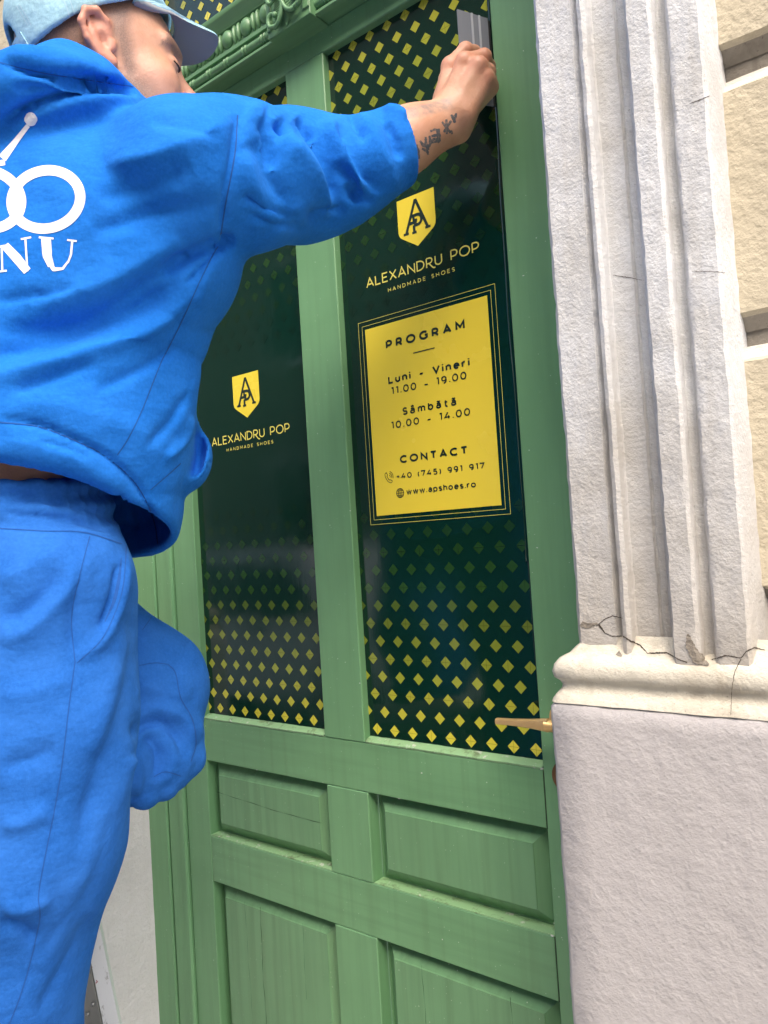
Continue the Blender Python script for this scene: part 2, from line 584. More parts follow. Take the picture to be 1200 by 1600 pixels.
def panel(x0, x1, z0, z1, dep=.027, bev=.028):
    """raised and fielded panel sunk in its opening"""
    yb = YD + dep
    yf = YD + .0065
    a = .005
    o = [(x0, z0), (x1, z0), (x1, z1), (x0, z1)]
    i1 = [(x0 + a, z0 + a), (x1 - a, z0 + a), (x1 - a, z1 - a), (x0 + a, z1 - a)]
    i2 = [(x0 + bev, z0 + bev), (x1 - bev, z0 + bev), (x1 - bev, z1 - bev), (x0 + bev, z1 - bev)]
    i3 = [(x0 + bev + .0012, z0 + bev + .0012), (x1 - bev - .0012, z0 + bev + .0012), (x1 - bev - .0012, z1 - bev - .0012), (x0 + bev + .0012, z1 - bev - .0012)]
    V = [(x, yb, z) for x, z in o] + [(x, yb, z) for x, z in i1] + [(x, yf + .0022, z) for x, z in i2] + [(x, yf, z) for x, z in i3]
    F = []
    for r in range(3):
        for k in range(4):
            F.append((r * 4 + k, r * 4 + (k + 1) % 4, r * 4 + 4 + (k + 1) % 4, r * 4 + 4 + k))
    F.append((12, 13, 14, 15))
    return MB().add(V, F).build('panel', M_gp, door, fix=False)


panels = [panel(x0, x1, z0, z1) for z0, z1 in ((.757, .912), (.1695, .6645)) for x0, x1 in ((XL1, XM0 - .002), (XM1, XR0))]
for z in (.757, .1695):                        # worn ledges under the upper panels
    for x0, x1 in ((XL1, XM0 - .002), (XM1, XR0)):
        MB().box(x0 + .0004, x1 - .0004, YD + .0012, YD + .0268, z + .0003, z + .0022).build('ledge', M_edge, door)
for x0, x1 in ((XL1 - .001, XM0), (XM1, XR0)):    # glazing bead under each pane
    rough_grid(mb := MB(), [[(x, y, z) for x in np.linspace(x0 + .001, x1 - .001, 60)] for y, z in
               ((YD + .0004, .9973), (YD - .0006, 1.0000), (YD + .004, 1.0035), (-.002, 1.0062), (.004, 1.0065))], amp=.0006)
    mb.build('glazing_bead', M_edge, door, smooth=60)
# fine open joints where the rails meet the stiles, and splits in the old panels
mb = MB()
for x, z0, z1 in ((XL1, .02, .17), (XR0, .665, .757), (XR0, .912, .996)):
    mb.box(x - .0005, x + .0005, YD - .0003, YD + .001, z0, z1)
mb.build('joint_line', M_pcrack, door)


def wobble_line(pts, wd, amp, n, y, mb):
    pts = densify(pts, .012)
    ph = rng.rand(3) * 6
    Q = []
    for i, p in enumerate(pts):
        t = np.array(pts[min(i + 1, len(pts) - 1)]) - np.array(pts[max(i - 1, 0)])
        t = t / (np.linalg.norm(t) + 1e-9)
        nn = np.array([-t[1], t[0]])
        o = amp * (math.sin(i * .7 + ph[0]) + .6 * math.sin(i * 1.9 + ph[1]))
        hw = wd * (.6 + .4 * math.sin(i * 1.3 + ph[2]))
        Q.append((np.array(p) + nn * (o + hw), np.array(p) + nn * (o - hw)))
    V = [(q[0], y, q[1]) for ab in Q for q in ab]
    mb.add(V, [(2 * i, 2 * i + 1, 2 * i + 3, 2 * i + 2) for i in range(len(Q) - 1)])


mb = MB()
yfp = YD + .0065 - .0004
wobble_line([(XL1 + .022, .848), (-.25, .838), (XM0 - .026, .8365)], .0005, .0003, 1, yfp, mb)
wobble_line([(-.320, .642), (-.323, .5), (-.318, .3)], .0006, .0006, 1, yfp, mb)
wobble_line([(-.366, .642), (-.362, .42), (-.366, .25)], .0003, .0006, 1, yfp, mb)
wobble_line([(-.204, .640), (-.206, .5)], .0003, .0006, 1, yfp, mb)
wobble_line([(.070, .642), (.073, .45)], .0005, .0006, 1, yfp, mb)
wobble_line([(.236, .642), (.238, .45)], .0005, .0006, 1, yfp, mb)
mb.build('paint_split', M_pcrack, door, fix=False)


M_fleck = mat('bare white undercoat', (.62, .64, .60), .8)
def fleck(x, z, y, r, n=9):
    a = sorted(rng.rand(n) * 6.28)
    V = [(x + r * (.5 + .6 * rng.rand()) * math.cos(t), y, z + r * .6 * (.5 + .6 * rng.rand()) * math.sin(t)) for t in a]
    MB().add(V, [tuple(range(n))]).build('paint_chip', M_fleck, door, fix=False)
for x, z, y, r in ((XR0 - .004, .7590, YD - .0004, .004), (XR0 - .006, .7655, YD + .020, .006), (XR0 - .002, .9985, YD - .0012, .0035), (-.016, 1.62, YD - .0012, .0016), (-.0175, 1.40, YD - .0012, .0018), (.10, .962, YD - .0002, .0022),
                   (-.02, 1.10, YD - .0012, .002), (.336, 1.32, YD - .0002, .0016), (.345, 1.72, YD - .0002, .0018), (.352, 1.95, YD - .0002, .0016), (-.30, .9128, YD - .0002, .002), (.05, .9125, YD - .0002, .0024), (.12, .700, YD - .0002, .002), (-.478, 1.02, YD - .0002, .0018)):
    fleck(x, z, y, r)

# ---- panes, film and print
PX = .0380
PZ = .0304
ZB = 1.02


def quads(name, mats, parent, polys, y, cols=None):
    mb = MB()
    for p in polys:
        mb.add([(x, y, z) for x, z in p], [tuple(range(len(p)))])
    o = mb.build(name, mats, parent, fix=False)
    if cols is not None:
        at = o.data.attributes.new('ink', 'FLOAT_COLOR', 'FACE')
        at.data.foreach_set('color', [c for q in cols for c in (*q, 1)])
    return o


def lerp3(a, b, t): return tuple(a[i] + (b[i] - a[i]) * t for i in range(3))


YELLOW, OLIVE, MOSS, DARK = (.66, .58, .06), (.30, .33, .035), (.022, .070, .013), (.003, .021, .012)


def fade(t):
    t = t ** .70
    if t < .35: return lerp3(YELLOW, OLIVE, t / .35)
    if t < .7: return lerp3(OLIVE, MOSS, (t - .35) / .35)
    return lerp3(MOSS, DARK, min(1, (t - .7) / .3))


def lattice(x0, x1, z0, z1, base_z, dz, n, x_off, flip):
    out, cols = [], []
    hw = .0102
    hh = .0102
    for k in range(n):
        z = base_z + (k * dz if not flip else -k * dz)
        c = fade(k / (n - 1) * .97 if not flip else min(1, .06 + k / (n - 1)))
        for i in range(-16, 12):
            x = x_off + (i + (.5 if k % 2 else 0)) * PX
            poly = [(x, z - hh), (x + hw, z), (x, z + hh), (x - hw, z)]
            if x + hw < x0 or x - hw > x1 or z - hh > z1 or z + hh < z0: continue
            poly = clip(poly, x0, x1, z0, z1)
            if len(poly) < 3: continue
            out.append(poly)
            cols.append(c)
            inside = x - hw > x0 and x + hw < x1 and z + hh < z1 and z - hh > z0
            if k % 2 == 0 and inside:
                v = rng.rand()
                d = tuple(q * .45 for q in c)
                if v < .75:
                    out.append([(x - hw, z - .0003), (x + hw, z - .0003), (x + hw, z + .0003), (x - hw, z + .0003)]); cols.append(('L', d))
                if v > .35:
                    out.append([(x - .0003, z - hh), (x + .0003, z - hh), (x + .0003, z + hh), (x - .0003, z + hh)]); cols.append(('L', d))
    return out, cols


def clip(poly, x0, x1, z0, z1):
    for ax, val, sg in ((0, x0, 1), (0, x1, -1), (1, z0, 1), (1, z1, -1)):
        res = []
        for i in range(len(poly)):
            a, b = poly[i - 1], poly[i]
            ia, ib = sg * (a[ax] - val) >= 0, sg * (b[ax] - val) >= 0
            if ia != ib:
                t = (val - a[ax]) / (b[ax] - a[ax])
                res.append((a[0] + t * (b[0] - a[0]), a[1] + t * (b[1] - a[1])))
            if ib: res.append(b)
        poly = res
        if not poly: break
    return poly


def diamonds(parent, x0, x1, z0, z1, specs, y):
    A, Ac, Bq, Bc = [], [], [], []
    for s in specs:
        o, c = lattice(x0, x1, z0, z1, *s)
        for p, q in zip(o, c):
            if q[0] == 'L': Bq.append(p); Bc.append(q[1])
            else: A.append(p); Ac.append(q)
    o = quads('diamond_print', M_dia, parent, A, y, Ac)
    o['kind'] = 'stuff'
    o = quads('diamond_fold_line', M_dia, parent, Bq, y - .00015, Bc)
    o['kind'] = 'stuff'


# stroke lettering -------------------------------------------------
def arc(cx, cy, rx, ry, a0, a1, n=14):
    return [(cx + rx * math.cos(rad(a0 + (a1 - a0) * i / n)), cy + ry * math.sin(rad(a0 + (a1 - a0) * i / n))) for i in range(n + 1)]


def bowl(x0, x1, y0, y1, n=8):               # closed bowl on the right of a stem (P, R, D ...)
    r = (y1 - y0) / 2
    xm = max(x0, x1 - r)
    return [(x0, y1), (xm, y1)] + arc(xm, y0 + r, x1 - xm, r, 90, -90, n)[1:-1] + [(xm, y0), (x0, y0)]


G = {
    'A': (.80, [[(0, 0), (.40, 1), (.80, 0)], [(.14, .30), (.66, .30)]]),
    'L': (.55, [[(0, 1), (0, 0), (.55, 0)]]),
    'E': (.58, [[(.58, 1), (0, 1), (0, 0), (.58, 0)], [(0, .52), (.50, .52)]]),
    'X': (.72, [[(0, 0), (.72, 1)], [(0, 1), (.72, 0)]]),
    'N': (.74, [[(0, 0), (0, 1), (.74, 0), (.74, 1)]]),
    'D': (.76, [bowl(0, .76, 0, 1) + [(0, 1)]]),
    'R': (.64, [[(0, 0), (0, 1)], bowl(0, .60, .40, 1), [(.30, .40), (.64, 0)]]),
    'r2': (.66, [[(0, 0), (0, 1)], bowl(0, .60, .42, 1), [(.25, .42), (.50, .08), (.62, -.10), (.76, -.20), (.92, -.20)]]),
    'U': (.68, [[(0, 1)] + arc(.34, .34, .34, .34, 180, 360) + [(.68, 1)]]),
    'P': (.62, [[(0, 0), (0, 1)], bowl(0, .62, .36, 1)]),
    'O': (.98, [arc(.49, .5, .49, .5, 90, 450, 28)]),
    'H': (.72, [[(0, 0), (0, 1)], [(.72, 0), (.72, 1)], [(0, .5), (.72, .5)]]),
    'M': (.86, [[(0, 0), (0, 1), (.43, .30), (.86, 1), (.86, 0)]]),
    'S': (.58, [arc(.30, .74, .27, .26, 30, 255, 12) + arc(.29, .25, .29, .25, 80, -150, 12)]),
    'G': (.86, [arc(.49, .5, .49, .5, 48, 315, 20) + [(.86, .20), (.86, .48), (.60, .48)]]),
    'C': (.84, [arc(.49, .5, .49, .5, 45, 315, 20)]),
    'T': (.70, [[(0, 1), (.70, 1)], [(.35, 1), (.35, 0)]]),
    'V': (.80, [[(0, 1), (.40, 0), (.80, 1)]]),
    'a': (.54, [arc(.27, .45, .25, .29, 150, 0, 10) + [(.52, 0)], arc(.25, .215, .25, .215, 0, 360, 18)]),
    'b': (.58, [arc(.29, .36, .29, .36, 0, 360, 20), [(0, 1.04), (0, 0)]]),
    'p': (.58, [arc(.29, .36, .29, .36, 0, 360, 20), [(0, .74), (0, -.28)]]),
    'o': (.62, [arc(.31, .36, .31, .36, 90, 450, 20)]),
    'e': (.60, [[(.02, .38), (.60, .38)] + arc(.31, .36, .30, .36, 5, 315, 18)[1:]]),
    'n': (.52, [[(0, .74), (0, 0)], [(0, .40)] + arc(.26, .44, .26, .28, 180, 0, 10) + [(.52, 0)]]),
    'u': (.52, [[(0, .74)] + arc(.26, .28, .26, .28, 180, 360, 10) + [(.52, .74)], [(.52, .4), (.52, 0)]]),
    'm': (.92, [[(0, .74), (0, 0)], [(0, .44)] + arc(.23, .48, .23, .24, 180, 0, 9) + [(.46, 0)], [(.46, .44)] + arc(.69, .48, .23, .24, 180, 0, 9) + [(.92, 0)]]),
    'i': (.0, [[(0, .74), (0, 0)], [(0, .93), (0, 1.08)]]),
    'r': (.32, [[(0, .74), (0, 0)], [(0, .42)] + arc(.30, .42, .30, .30, 180, 85, 8)]),
    't': (.40, [[(.14, .96)] + arc(.32, .18, .18, .18, 180, 290, 8), [(0, .70), (.38, .70)]]),
    's': (.46, [arc(.23, .54, .21, .18, 30, 265, 10) + arc(.23, .18, .23, .18, 80, -150, 10)]),
    'h': (.52, [[(0, 1.04), (0, 0)], [(0, .40)] + arc(.26, .44, .26, .28, 180, 0, 10) + [(.52, 0)]]),
    'w': (.86, [[(0, .74), (.22, 0), (.43, .72), (.64, 0), (.86, .74)]]),
    '0': (.68, [arc(.34, .5, .34, .5, 90, 450, 24)]),
    '1': (.26, [[(0, .98), (.24, .98), (.24, 0)]]),
    '4': (.70, [[(.46, 1), (.02, .26), (.70, .26)], [(.52, .50), (.52, 0)]]),
    '5': (.62, [[(.56, 1), (.12, 1), (.07, .56)] + arc(.28, .30, .33, .30, 110, -140, 14)]),
    '7': (.60, [[(.0, .82), (0, 1), (.60, 1), (.20, 0)]]),
    '9': (.64, [arc(.31, .68, .30, .31, 0, 360, 20), [(.61, .68)] + arc(.27, .42, .34, .42, 20, -95, 10)]),
    '.': (.0, [[(0, -.03), (0, .11)]]),
    '-': (.46, [[(0, .36), (.46, .36)]]),
    '+': (.52, [[(0, .45), (.52, .45)], [(.26, .19), (.26, .71)]]),
    '(': (.20, [arc(.62, .42, .62, .72, 140, 220, 10)]),
    ')': (.20, [arc(-.42, .42, .62, .72, 40, -40, 10)]),
    ' ': (.42, []),
    'â': (.54, [arc(.27, .45, .25, .29, 150, 0, 10) + [(.52, 0)], arc(.25, .215, .25, .215, 0, 360, 18), [(.08, .98), (.28, 1.16), (.48, .98)]]),
    'ă': (.54, [arc(.27, .45, .25, .29, 150, 0, 10) + [(.52, 0)], arc(.25, .215, .25, .215, 0, 360, 18), arc(.28, 1.16, .20, .17, 195, 345, 8)]),
}


def stroke(mb, pts, wd, y, sx=1.0):
    """flat ribbon along a polyline in (x, z), mitred, thickness wd"""
    pts = [np.array(p, float) for p in pts]
    closed = np.linalg.norm(pts[0] - pts[-1]) < 1e-7
    if closed: pts = pts[:-1]
    n = len(pts)
    if n < 2: return
    L, Rr = [], []
    for i in range(n):
        if closed or 0 < i < n - 1:
            a, b, c = pts[i - 1], pts[i], pts[(i + 1) % n]
            d1, d2 = b - a, c - b
            d1 = d1 / (np.linalg.norm(d1) + 1e-12)
            d2 = d2 / (np.linalg.norm(d2) + 1e-12)
            n1, n2 = np.array([-d1[1], d1[0]]), np.array([-d2[1], d2[0]])
            m = n1 + n2
            ln = np.linalg.norm(m)
            m = n1 if ln < .2 else m / ln
            k = 1 / max(.45, m @ n1)
        else:
            d = (pts[1] - pts[0]) if i == 0 else (pts[-1] - pts[-2])
            d = d / (np.linalg.norm(d) + 1e-12)
            m, k = np.array([-d[1], d[0]]), 1.0
        L.append(pts[i] + m * wd / 2 * k)
        Rr.append(pts[i] - m * wd / 2 * k)
    V = [(p[0], y, p[1]) for q in zip(L, Rr) for p in q]
    rng_ = range(n if closed else n - 1)
    mb.add(V, [(2 * i, 2 * i + 1, (2 * i + 3) % (2 * n), (2 * i + 2) % (2 * n)) for i in rng_])


def text(s, x0, x1, zb, cap, wd, track, y, parent, m, name='lettering', gl=None):
    """string fitted between x0 and x1 on baseline zb; wd is the stroke weight as a share of the cap height"""
    gl = gl or list(s)
    sx = cap * 1.07
    track = ((x1 - x0 - wd * cap) / sx - sum(G[g][0] for g in gl)) / (len(gl) - 1)
    if track < .16:
        track = .16
        sx = (x1 - x0 - wd * cap) / (sum(G[g][0] for g in gl) + track * (len(gl) - 1))
    mb = MB()
    x = x0 + wd * cap / 2
    ih = cap * (1 - wd)
    k = 0
    for g in gl:
        gw, st = G[g]
        for s_ in st:
            pl = [(x + a * sx, zb + wd * cap / 2 + b * ih) for a, b in s_]
            stroke(mb, pl, wd * cap, y - .00002 * (k % 4))
            k += 1
        x += (gw + track) * sx
    return mb.build(name, m, parent, fix=False)


def emblem(parent, x0, x1, zt, zs, zt2, y):
    """yellow shield with the interlaced letters A and P"""
    cx = (x0 + x1) / 2
    w2 = (x1 - x0) / 2
    zc = zt2 + (zs - zt2) * .58
    L = [(x0, zt), (x1, zt), (x1, zs)]
    for a in (20, 40, 60):
        L.append((x1 - w2 * .33 * (1 - math.cos(rad(a))), zs - (zs - zc) * math.sin(rad(a))))
    L.append((cx, zt2))
    for a in (60, 40, 20):
        L.append((x0 + w2 * .33 * (1 - math.cos(rad(a))), zs - (zs - zc) * math.sin(rad(a))))
    L.append((x0, zs))
    o = MB().add([(p[0], y, p[1]) for p in L], [tuple(range(len(L)))]).build('shield_emblem', M_yel, parent, fix=False)
    mb = MB()
    W = x1 - x0
    q = lambda a, b: (cx + a * W, zt + b * W)
    t = .068 * W
    stroke(mb, [q(0.0, -.10), q(-.29, -.80)], t, y - .0002)
    stroke(mb, [q(0.0, -.10), q(.29, -.80)], t, y - .00022)
    stroke(mb, [q(-.36, -.80), q(-.22, -.80)], t * .8, y - .00024)
    stroke(mb, [q(.22, -.80), q(.36, -.80)], t * .8, y - .00024)
    stroke(mb, [q(-.18, -.60), q(-.02, -.60), q(.0, -.54)], t, y - .00026)
    stroke(mb, [q(-.07, -.82), q(-.07, -.66)], t, y - .00028)
    stroke(mb, [q(-.13, -.82), q(-.01, -.82)], t * .8, y - .0003)
    stroke(mb, [q(-.12, -.45), q(.03, -.45)] + [q(.03 + .11 * math.sin(rad(a)), -.56 + .11 * math.cos(rad(a))) for a in range(20, 181, 20)] + [q(-.07, -.67)], t, y - .00032)
    stroke(mb, [q(-.07, -.46), q(-.07, -.56), q(.02, -.56)], t * .9, y - .00034)
    stroke(mb, [q(.10, -.54), q(.20, -.54)], t * .9, y - .00036)
    mb.build('monogram', M_ink, parent, fix=False)


YI = -.0008                                   # the print lies just proud of the film
shop = ['A', 'L', 'E', 'X', 'A', 'N', 'D', 'r2', 'U', ' ', 'P', 'O', 'P']
TOPZ = ZB + 39.24 * PZ
def pane(x0, x1, xo):
    g = MB().box(x0 - .006, x1 + .006, .0004, .006, .999, ZT0 + .006).build('glass_pane', M_glass, door)
    MB().box(x0 - .005, x1 + .005, -.0003, .0002, 1.0005, ZT0 + .004).build('window_film', M_film, g)
    diamonds(g, x0 - .002, x1 + .002, 1.004, ZT0 + .002,
             [(ZB, PZ, 14, xo, False), (TOPZ, PZ * .95, 17, xo + .003, True)], YI + .0002)
    return g


pL = pane(-.4525, -.1225, -11 * PX)
pR = pane(-.0175, .3155, 0.0)
# right pane print
emblem(pR, .1137, .1893, 1.9105, 1.857, 1.8245, YI)
text('', .0375, .2660, 1.7825, .0172, .135, .15, YI, pR, M_yline, 'shop_name', shop)
text('HANDMADE SHOES', .0838, .2190, 1.7642, .0068, .165, .34, YI, pR, M_yline, 'shop_tagline')
CX0, CX1, CZ0, CZ1 = .0286, .2740, 1.3872, 1.7115
quads('opening_hours_card', M_yel, pR, [[(CX0, CZ0), (CX1, CZ0), (CX1, CZ1), (CX0, CZ1)]], YI)
mb = MB()
for d in (.0065, .0145):
    stroke(mb, [(CX0 - d, CZ0 - d), (CX1 + d, CZ0 - d), (CX1 + d, CZ1 + d), (CX0 - d, CZ1 + d), (CX0 - d, CZ0 - d)], .0007, YI)
mb.build('border_line', M_yline, pR, fix=False)
YT = YI - .0003
text('PROGRAM', .0719, .2306, 1.6686, 0.015, 0.25, .40, YT, pR, M_ink)
quads('dash_rule', M_ink, pR, [[(.1279, 1.6500), (.1709, 1.6500), (.1709, 1.6518), (.1279, 1.6518)]], YT)
text('Luni - Vineri', .0722, .2348, 1.6088, 0.0135, 0.23, .38, YT, pR, M_ink)
text('11.00 - 19.00', .0771, .2275, 1.5897, 0.0127, 0.185, .34, YT, pR, M_ink)
text('Sâmbătă', .0980, .2055, 1.5516, 0.0129, 0.21, .36, YT, pR, M_ink)
text('10.00 - 14.00', .0724, .2298, 1.5318, 0.0125, 0.185, .34, YT, pR, M_ink)
text('CONTACT', .0863, .2206, 1.4718, 0.0134, 0.25, .30, YT, pR, M_ink)
text('+40 (745) 991 917', .0764, .2490, 1.4458, 0.01, 0.2, .34, YT, pR, M_ink)
text('www.apshoes.ro', .0954, .2311, 1.4184, 0.0102, 0.2, .32, YT, pR, M_ink)
mb = MB()                                     # globe sign
gx, gz, gr = .0823, 1.4224, .0076
stroke(mb, arc(gx, gz, gr, gr, 0, 360, 26), .0013, YT)
stroke(mb, arc(gx, gz, gr * .48, gr, 0, 360, 22), .0010, YT - .00002)
stroke(mb, [(gx, gz - gr), (gx, gz + gr)], .0010, YT - .00004)
for dz in (-.5, 0, .5):
    hw = gr * math.sqrt(1 - dz * dz)
    stroke(mb, [(gx - hw, gz + dz * gr), (gx + hw, gz + dz * gr)], .0010, YT - .00006)
mb.build('globe_sign', M_ink, pR, fix=False)
mb = MB()                                     # telephone sign
hx, hz, u = .0614, 1.4508, .0092
q = lambda a, b: (hx + a * u, hz + b * u)
stroke(mb, [q(-.95, .75), q(-.65, .95), q(-.35, .45), q(-.55, .20), q(-.10, -.45), q(.20, -.45), q(.62, -.62), q(.60, -.90), q(.25, -1.05), q(-.35, -.75), q(-.85, .0), q(-1.0, .5), q(-.95, .75)], .0010, YT)
stroke(mb, [q(*p) for p in arc(-.1, .1, .35, .35, -20, 75, 8)], .0010, YT - .00002)
stroke(mb, [q(*p) for p in arc(-.1, .1, .68, .68, -20, 75, 8)], .0010, YT - .00004)
stroke(mb, [q(*p) for p in arc(-.1, .1, 1.0, 1.0, -20, 75, 8)], .0010, YT - .00006)
mb.build('telephone_sign', M_ink, pR, fix=False)
# left pane print
emblem(pL, -.3240, -.2470, 1.6930, 1.638, 1.6049, YI)
text('', -.3985, -.1690, 1.5605, .0177, .135, .15, YI, pL, M_yline, 'shop_name', shop)
text('HANDMADE SHOES', -.3530, -.2160, 1.5447, .0068, .165, .34, YI, pL, M_yline, 'shop_tagline')
# the film's loose lapped edge along the right stile
mb = MB()
for k, (xa, za, zb_) in enumerate(((.3085, 1.30, 2.21), (.3125, 1.02, 2.0))):
    V, F = [], []
    zz = np.linspace(za, zb_, 50)
    for i, z in enumerate(zz):
        wv = .0012 * math.sin(i * .21 + k) + .0007 * math.sin(i * .57)
        V += [(xa + wv, -.0012 - .0006 * k, z), (xa + .003, -.003 - .0006 * k, z), (.3165, -.0022 - .0006 * k, z)]
    for i in range(49):
        for j in range(2):
            F.append((3 * i + j, 3 * i + j + 1, 3 * i + j + 4, 3 * i + j + 3))
    mb.add(V, F)
mb.build('film_edge', M_film, pR, smooth=True, fix=False)

# lever handle on its rose, keyhole cover
mb = MB()
pts = [(.3655, -.016, 1.0745), (.3655, -.05, 1.0745), (.362, -.059, 1.0745), (.352, -.0615, 1.0748)]
mb.tube(pts, [.0085, .0085, .0088, .0085], 12)
V, F = [], []
N = 14
for i in range(N + 1):
    t = i / N
    x = .358 - t * .083
    hz_ = .0058 * (1 - t) ** 2 + .0038 + .0006 * t
    zc = 1.0755 - .0025 * t
    yy = -.0612 + .002 * math.sin(t * 2)
    for a in range(10):
        an = 2 * math.pi * a / 10
        ca, sa = math.cos(an), math.sin(an)
        V.append((x, yy + .0055 * np.sign(ca) * abs(ca) ** .6, zc + hz_ * np.sign(sa) * abs(sa) ** .6))
for i in range(N):
    for a in range(10):
        F.append((i * 10 + a, i * 10 + (a + 1) % 10, (i + 1) * 10 + (a + 1) % 10, (i + 1) * 10 + a))
F += [tuple(range(10)), tuple(N * 10 + a for a in range(10))]
mb.add(V, F)
lev = mb.build('lever_handle', M_brass, door, smooth=40)
MB().tube([(.3655, -.0152, 1.0745), (.3655, -.022, 1.0745), (.3655, -.024, 1.0745)], [.026, .026, .022], 28).build('rose', M_brass, lev, smooth=30)
mb = MB()
mb.tube([(.3600, -.0152, .9930), (.3600, -.0195, .9930), (.3600, -.0215, .9930)], [.0235, .0235, .019], 28)
mb.build('keyhole_cover', M_bronze, door, smooth=30)

# ------------------------------------------------------------------ door frame and the moulded transom over the door
frame = empty('door_frame', (-.11, 0, 0), 'green painted wooden door frame standing against the lilac reveal left of the door', 'door frame')
MB().box(-.690 + .0015, -.5975, YD - .004, .05, 0, 2.262, b=.003).build('jamb', M_gz, frame)
MB().box(-.5945, -.5505, YD - .001, .05, 0, 2.262, b=.003).build('jamb_strip', M_gz, frame)
MB().box(-.5500, -.5310, YD - .007, .05, 0, 2.262, b=.004).build('stop_bead', M_gz, frame)
MB().box(-.5974, -.5946, YD + .012, .04, 0, 2.262).build('gap', M_gap, frame)
MB().box(-.5309, -.5287, YD + .014, .04, 0, 2.262).build('gap', M_gap, frame)
MB().box(.4125, .472, YD - .004, .05, 0, 2.262, b=.003).build('jamb', M_gz, frame)
rough_grid(mb := MB(), [[(x, y, z) for x, y in ((-.692, -.0205), (-.6885, -.0225), (-.6845, -.0195))] for z in np.arange(0, 2.262, .01)], amp=.0008)
mb.build('mortar_line', M_chip, frame, smooth=True)
MB().box(-.69, .472, .03, .06, 0, .02).build('threshold', M_chip, frame)

tr = empty('transom', (-.11, 0, 2.26), 'green carved transom beam with egg mouldings and shell brackets above the door', 'transom')
tp = [(.05, 2.2632), (-.036, 2.2632), (-.046, 2.2625), (-.0495, 2.2645), (-.0495, 2.2690), (-.045, 2.2715), (-.042, 2.2740), (-.0405, 2.2920), (-.0400, 2.3020),
      (-.0440, 2.3030), (-.0440, 2.3105), (-.0405, 2.3125), (-.0385, 2.330), (-.0400, 2.3500), (-.0440, 2.3520), (-.0450, 2.3570), (-.0560, 2.3690), (-.0575, 2.3720), (-.0575, 2.3800), (-.052, 2.3830), (-.03, 2.3900), (.03, 2.3960)]
tx = np.linspace(-.6885, .4715, 40)
rough_grid(mb := MB(), [[(x, y, z) for y, z in tp] for x in tx], amp=.0002)
mb.build('cornice', M_go, tr, smooth=35)
MB().tube([(x, -.0445, 2.2835) for x in np.linspace(-.688, .471, 60)], .0078, 12).build('bead_rod', M_go, tr, smooth=60)
CORB = (-.104, .001)
for k in range(-7, 16):
    x = -.2854 + .0520 * k
    if not -.68 < x < .465 or CORB[0] - .01 < x < CORB[1] + .01: continue
    r = MB()
    for dx in (-.0042, .0042):
        r.tube([(x + dx - .0022, -.0445, 2.2835), (x + dx, -.0445, 2.2835), (x + dx + .0022, -.0445, 2.2835)], [.0084, .0098, .0084], 12)
    r.build('bead_ring', M_go, tr, smooth=50)
for k in range(-7, 16):
    x = -.3399 + .0533 * k
    if -.68 < x < .46 and not CORB[0] - .014 < x < CORB[1] + .014:
        MB().ellipsoid((x, -.0405, 2.3312), (.0150, .0115, .0178), 16, 10).build('egg', M_go, tr, smooth=True)
    for dx in (.0205, .0328):
        xx = x + dx
        if -.68 < xx < .46 and not CORB[0] - .004 < xx < CORB[1] + .004:
            MB().ellipsoid((xx, -.0400, 2.3312), (.0048, .0100, .0190), 10, 8).build('dart', M_go, tr, smooth=True)


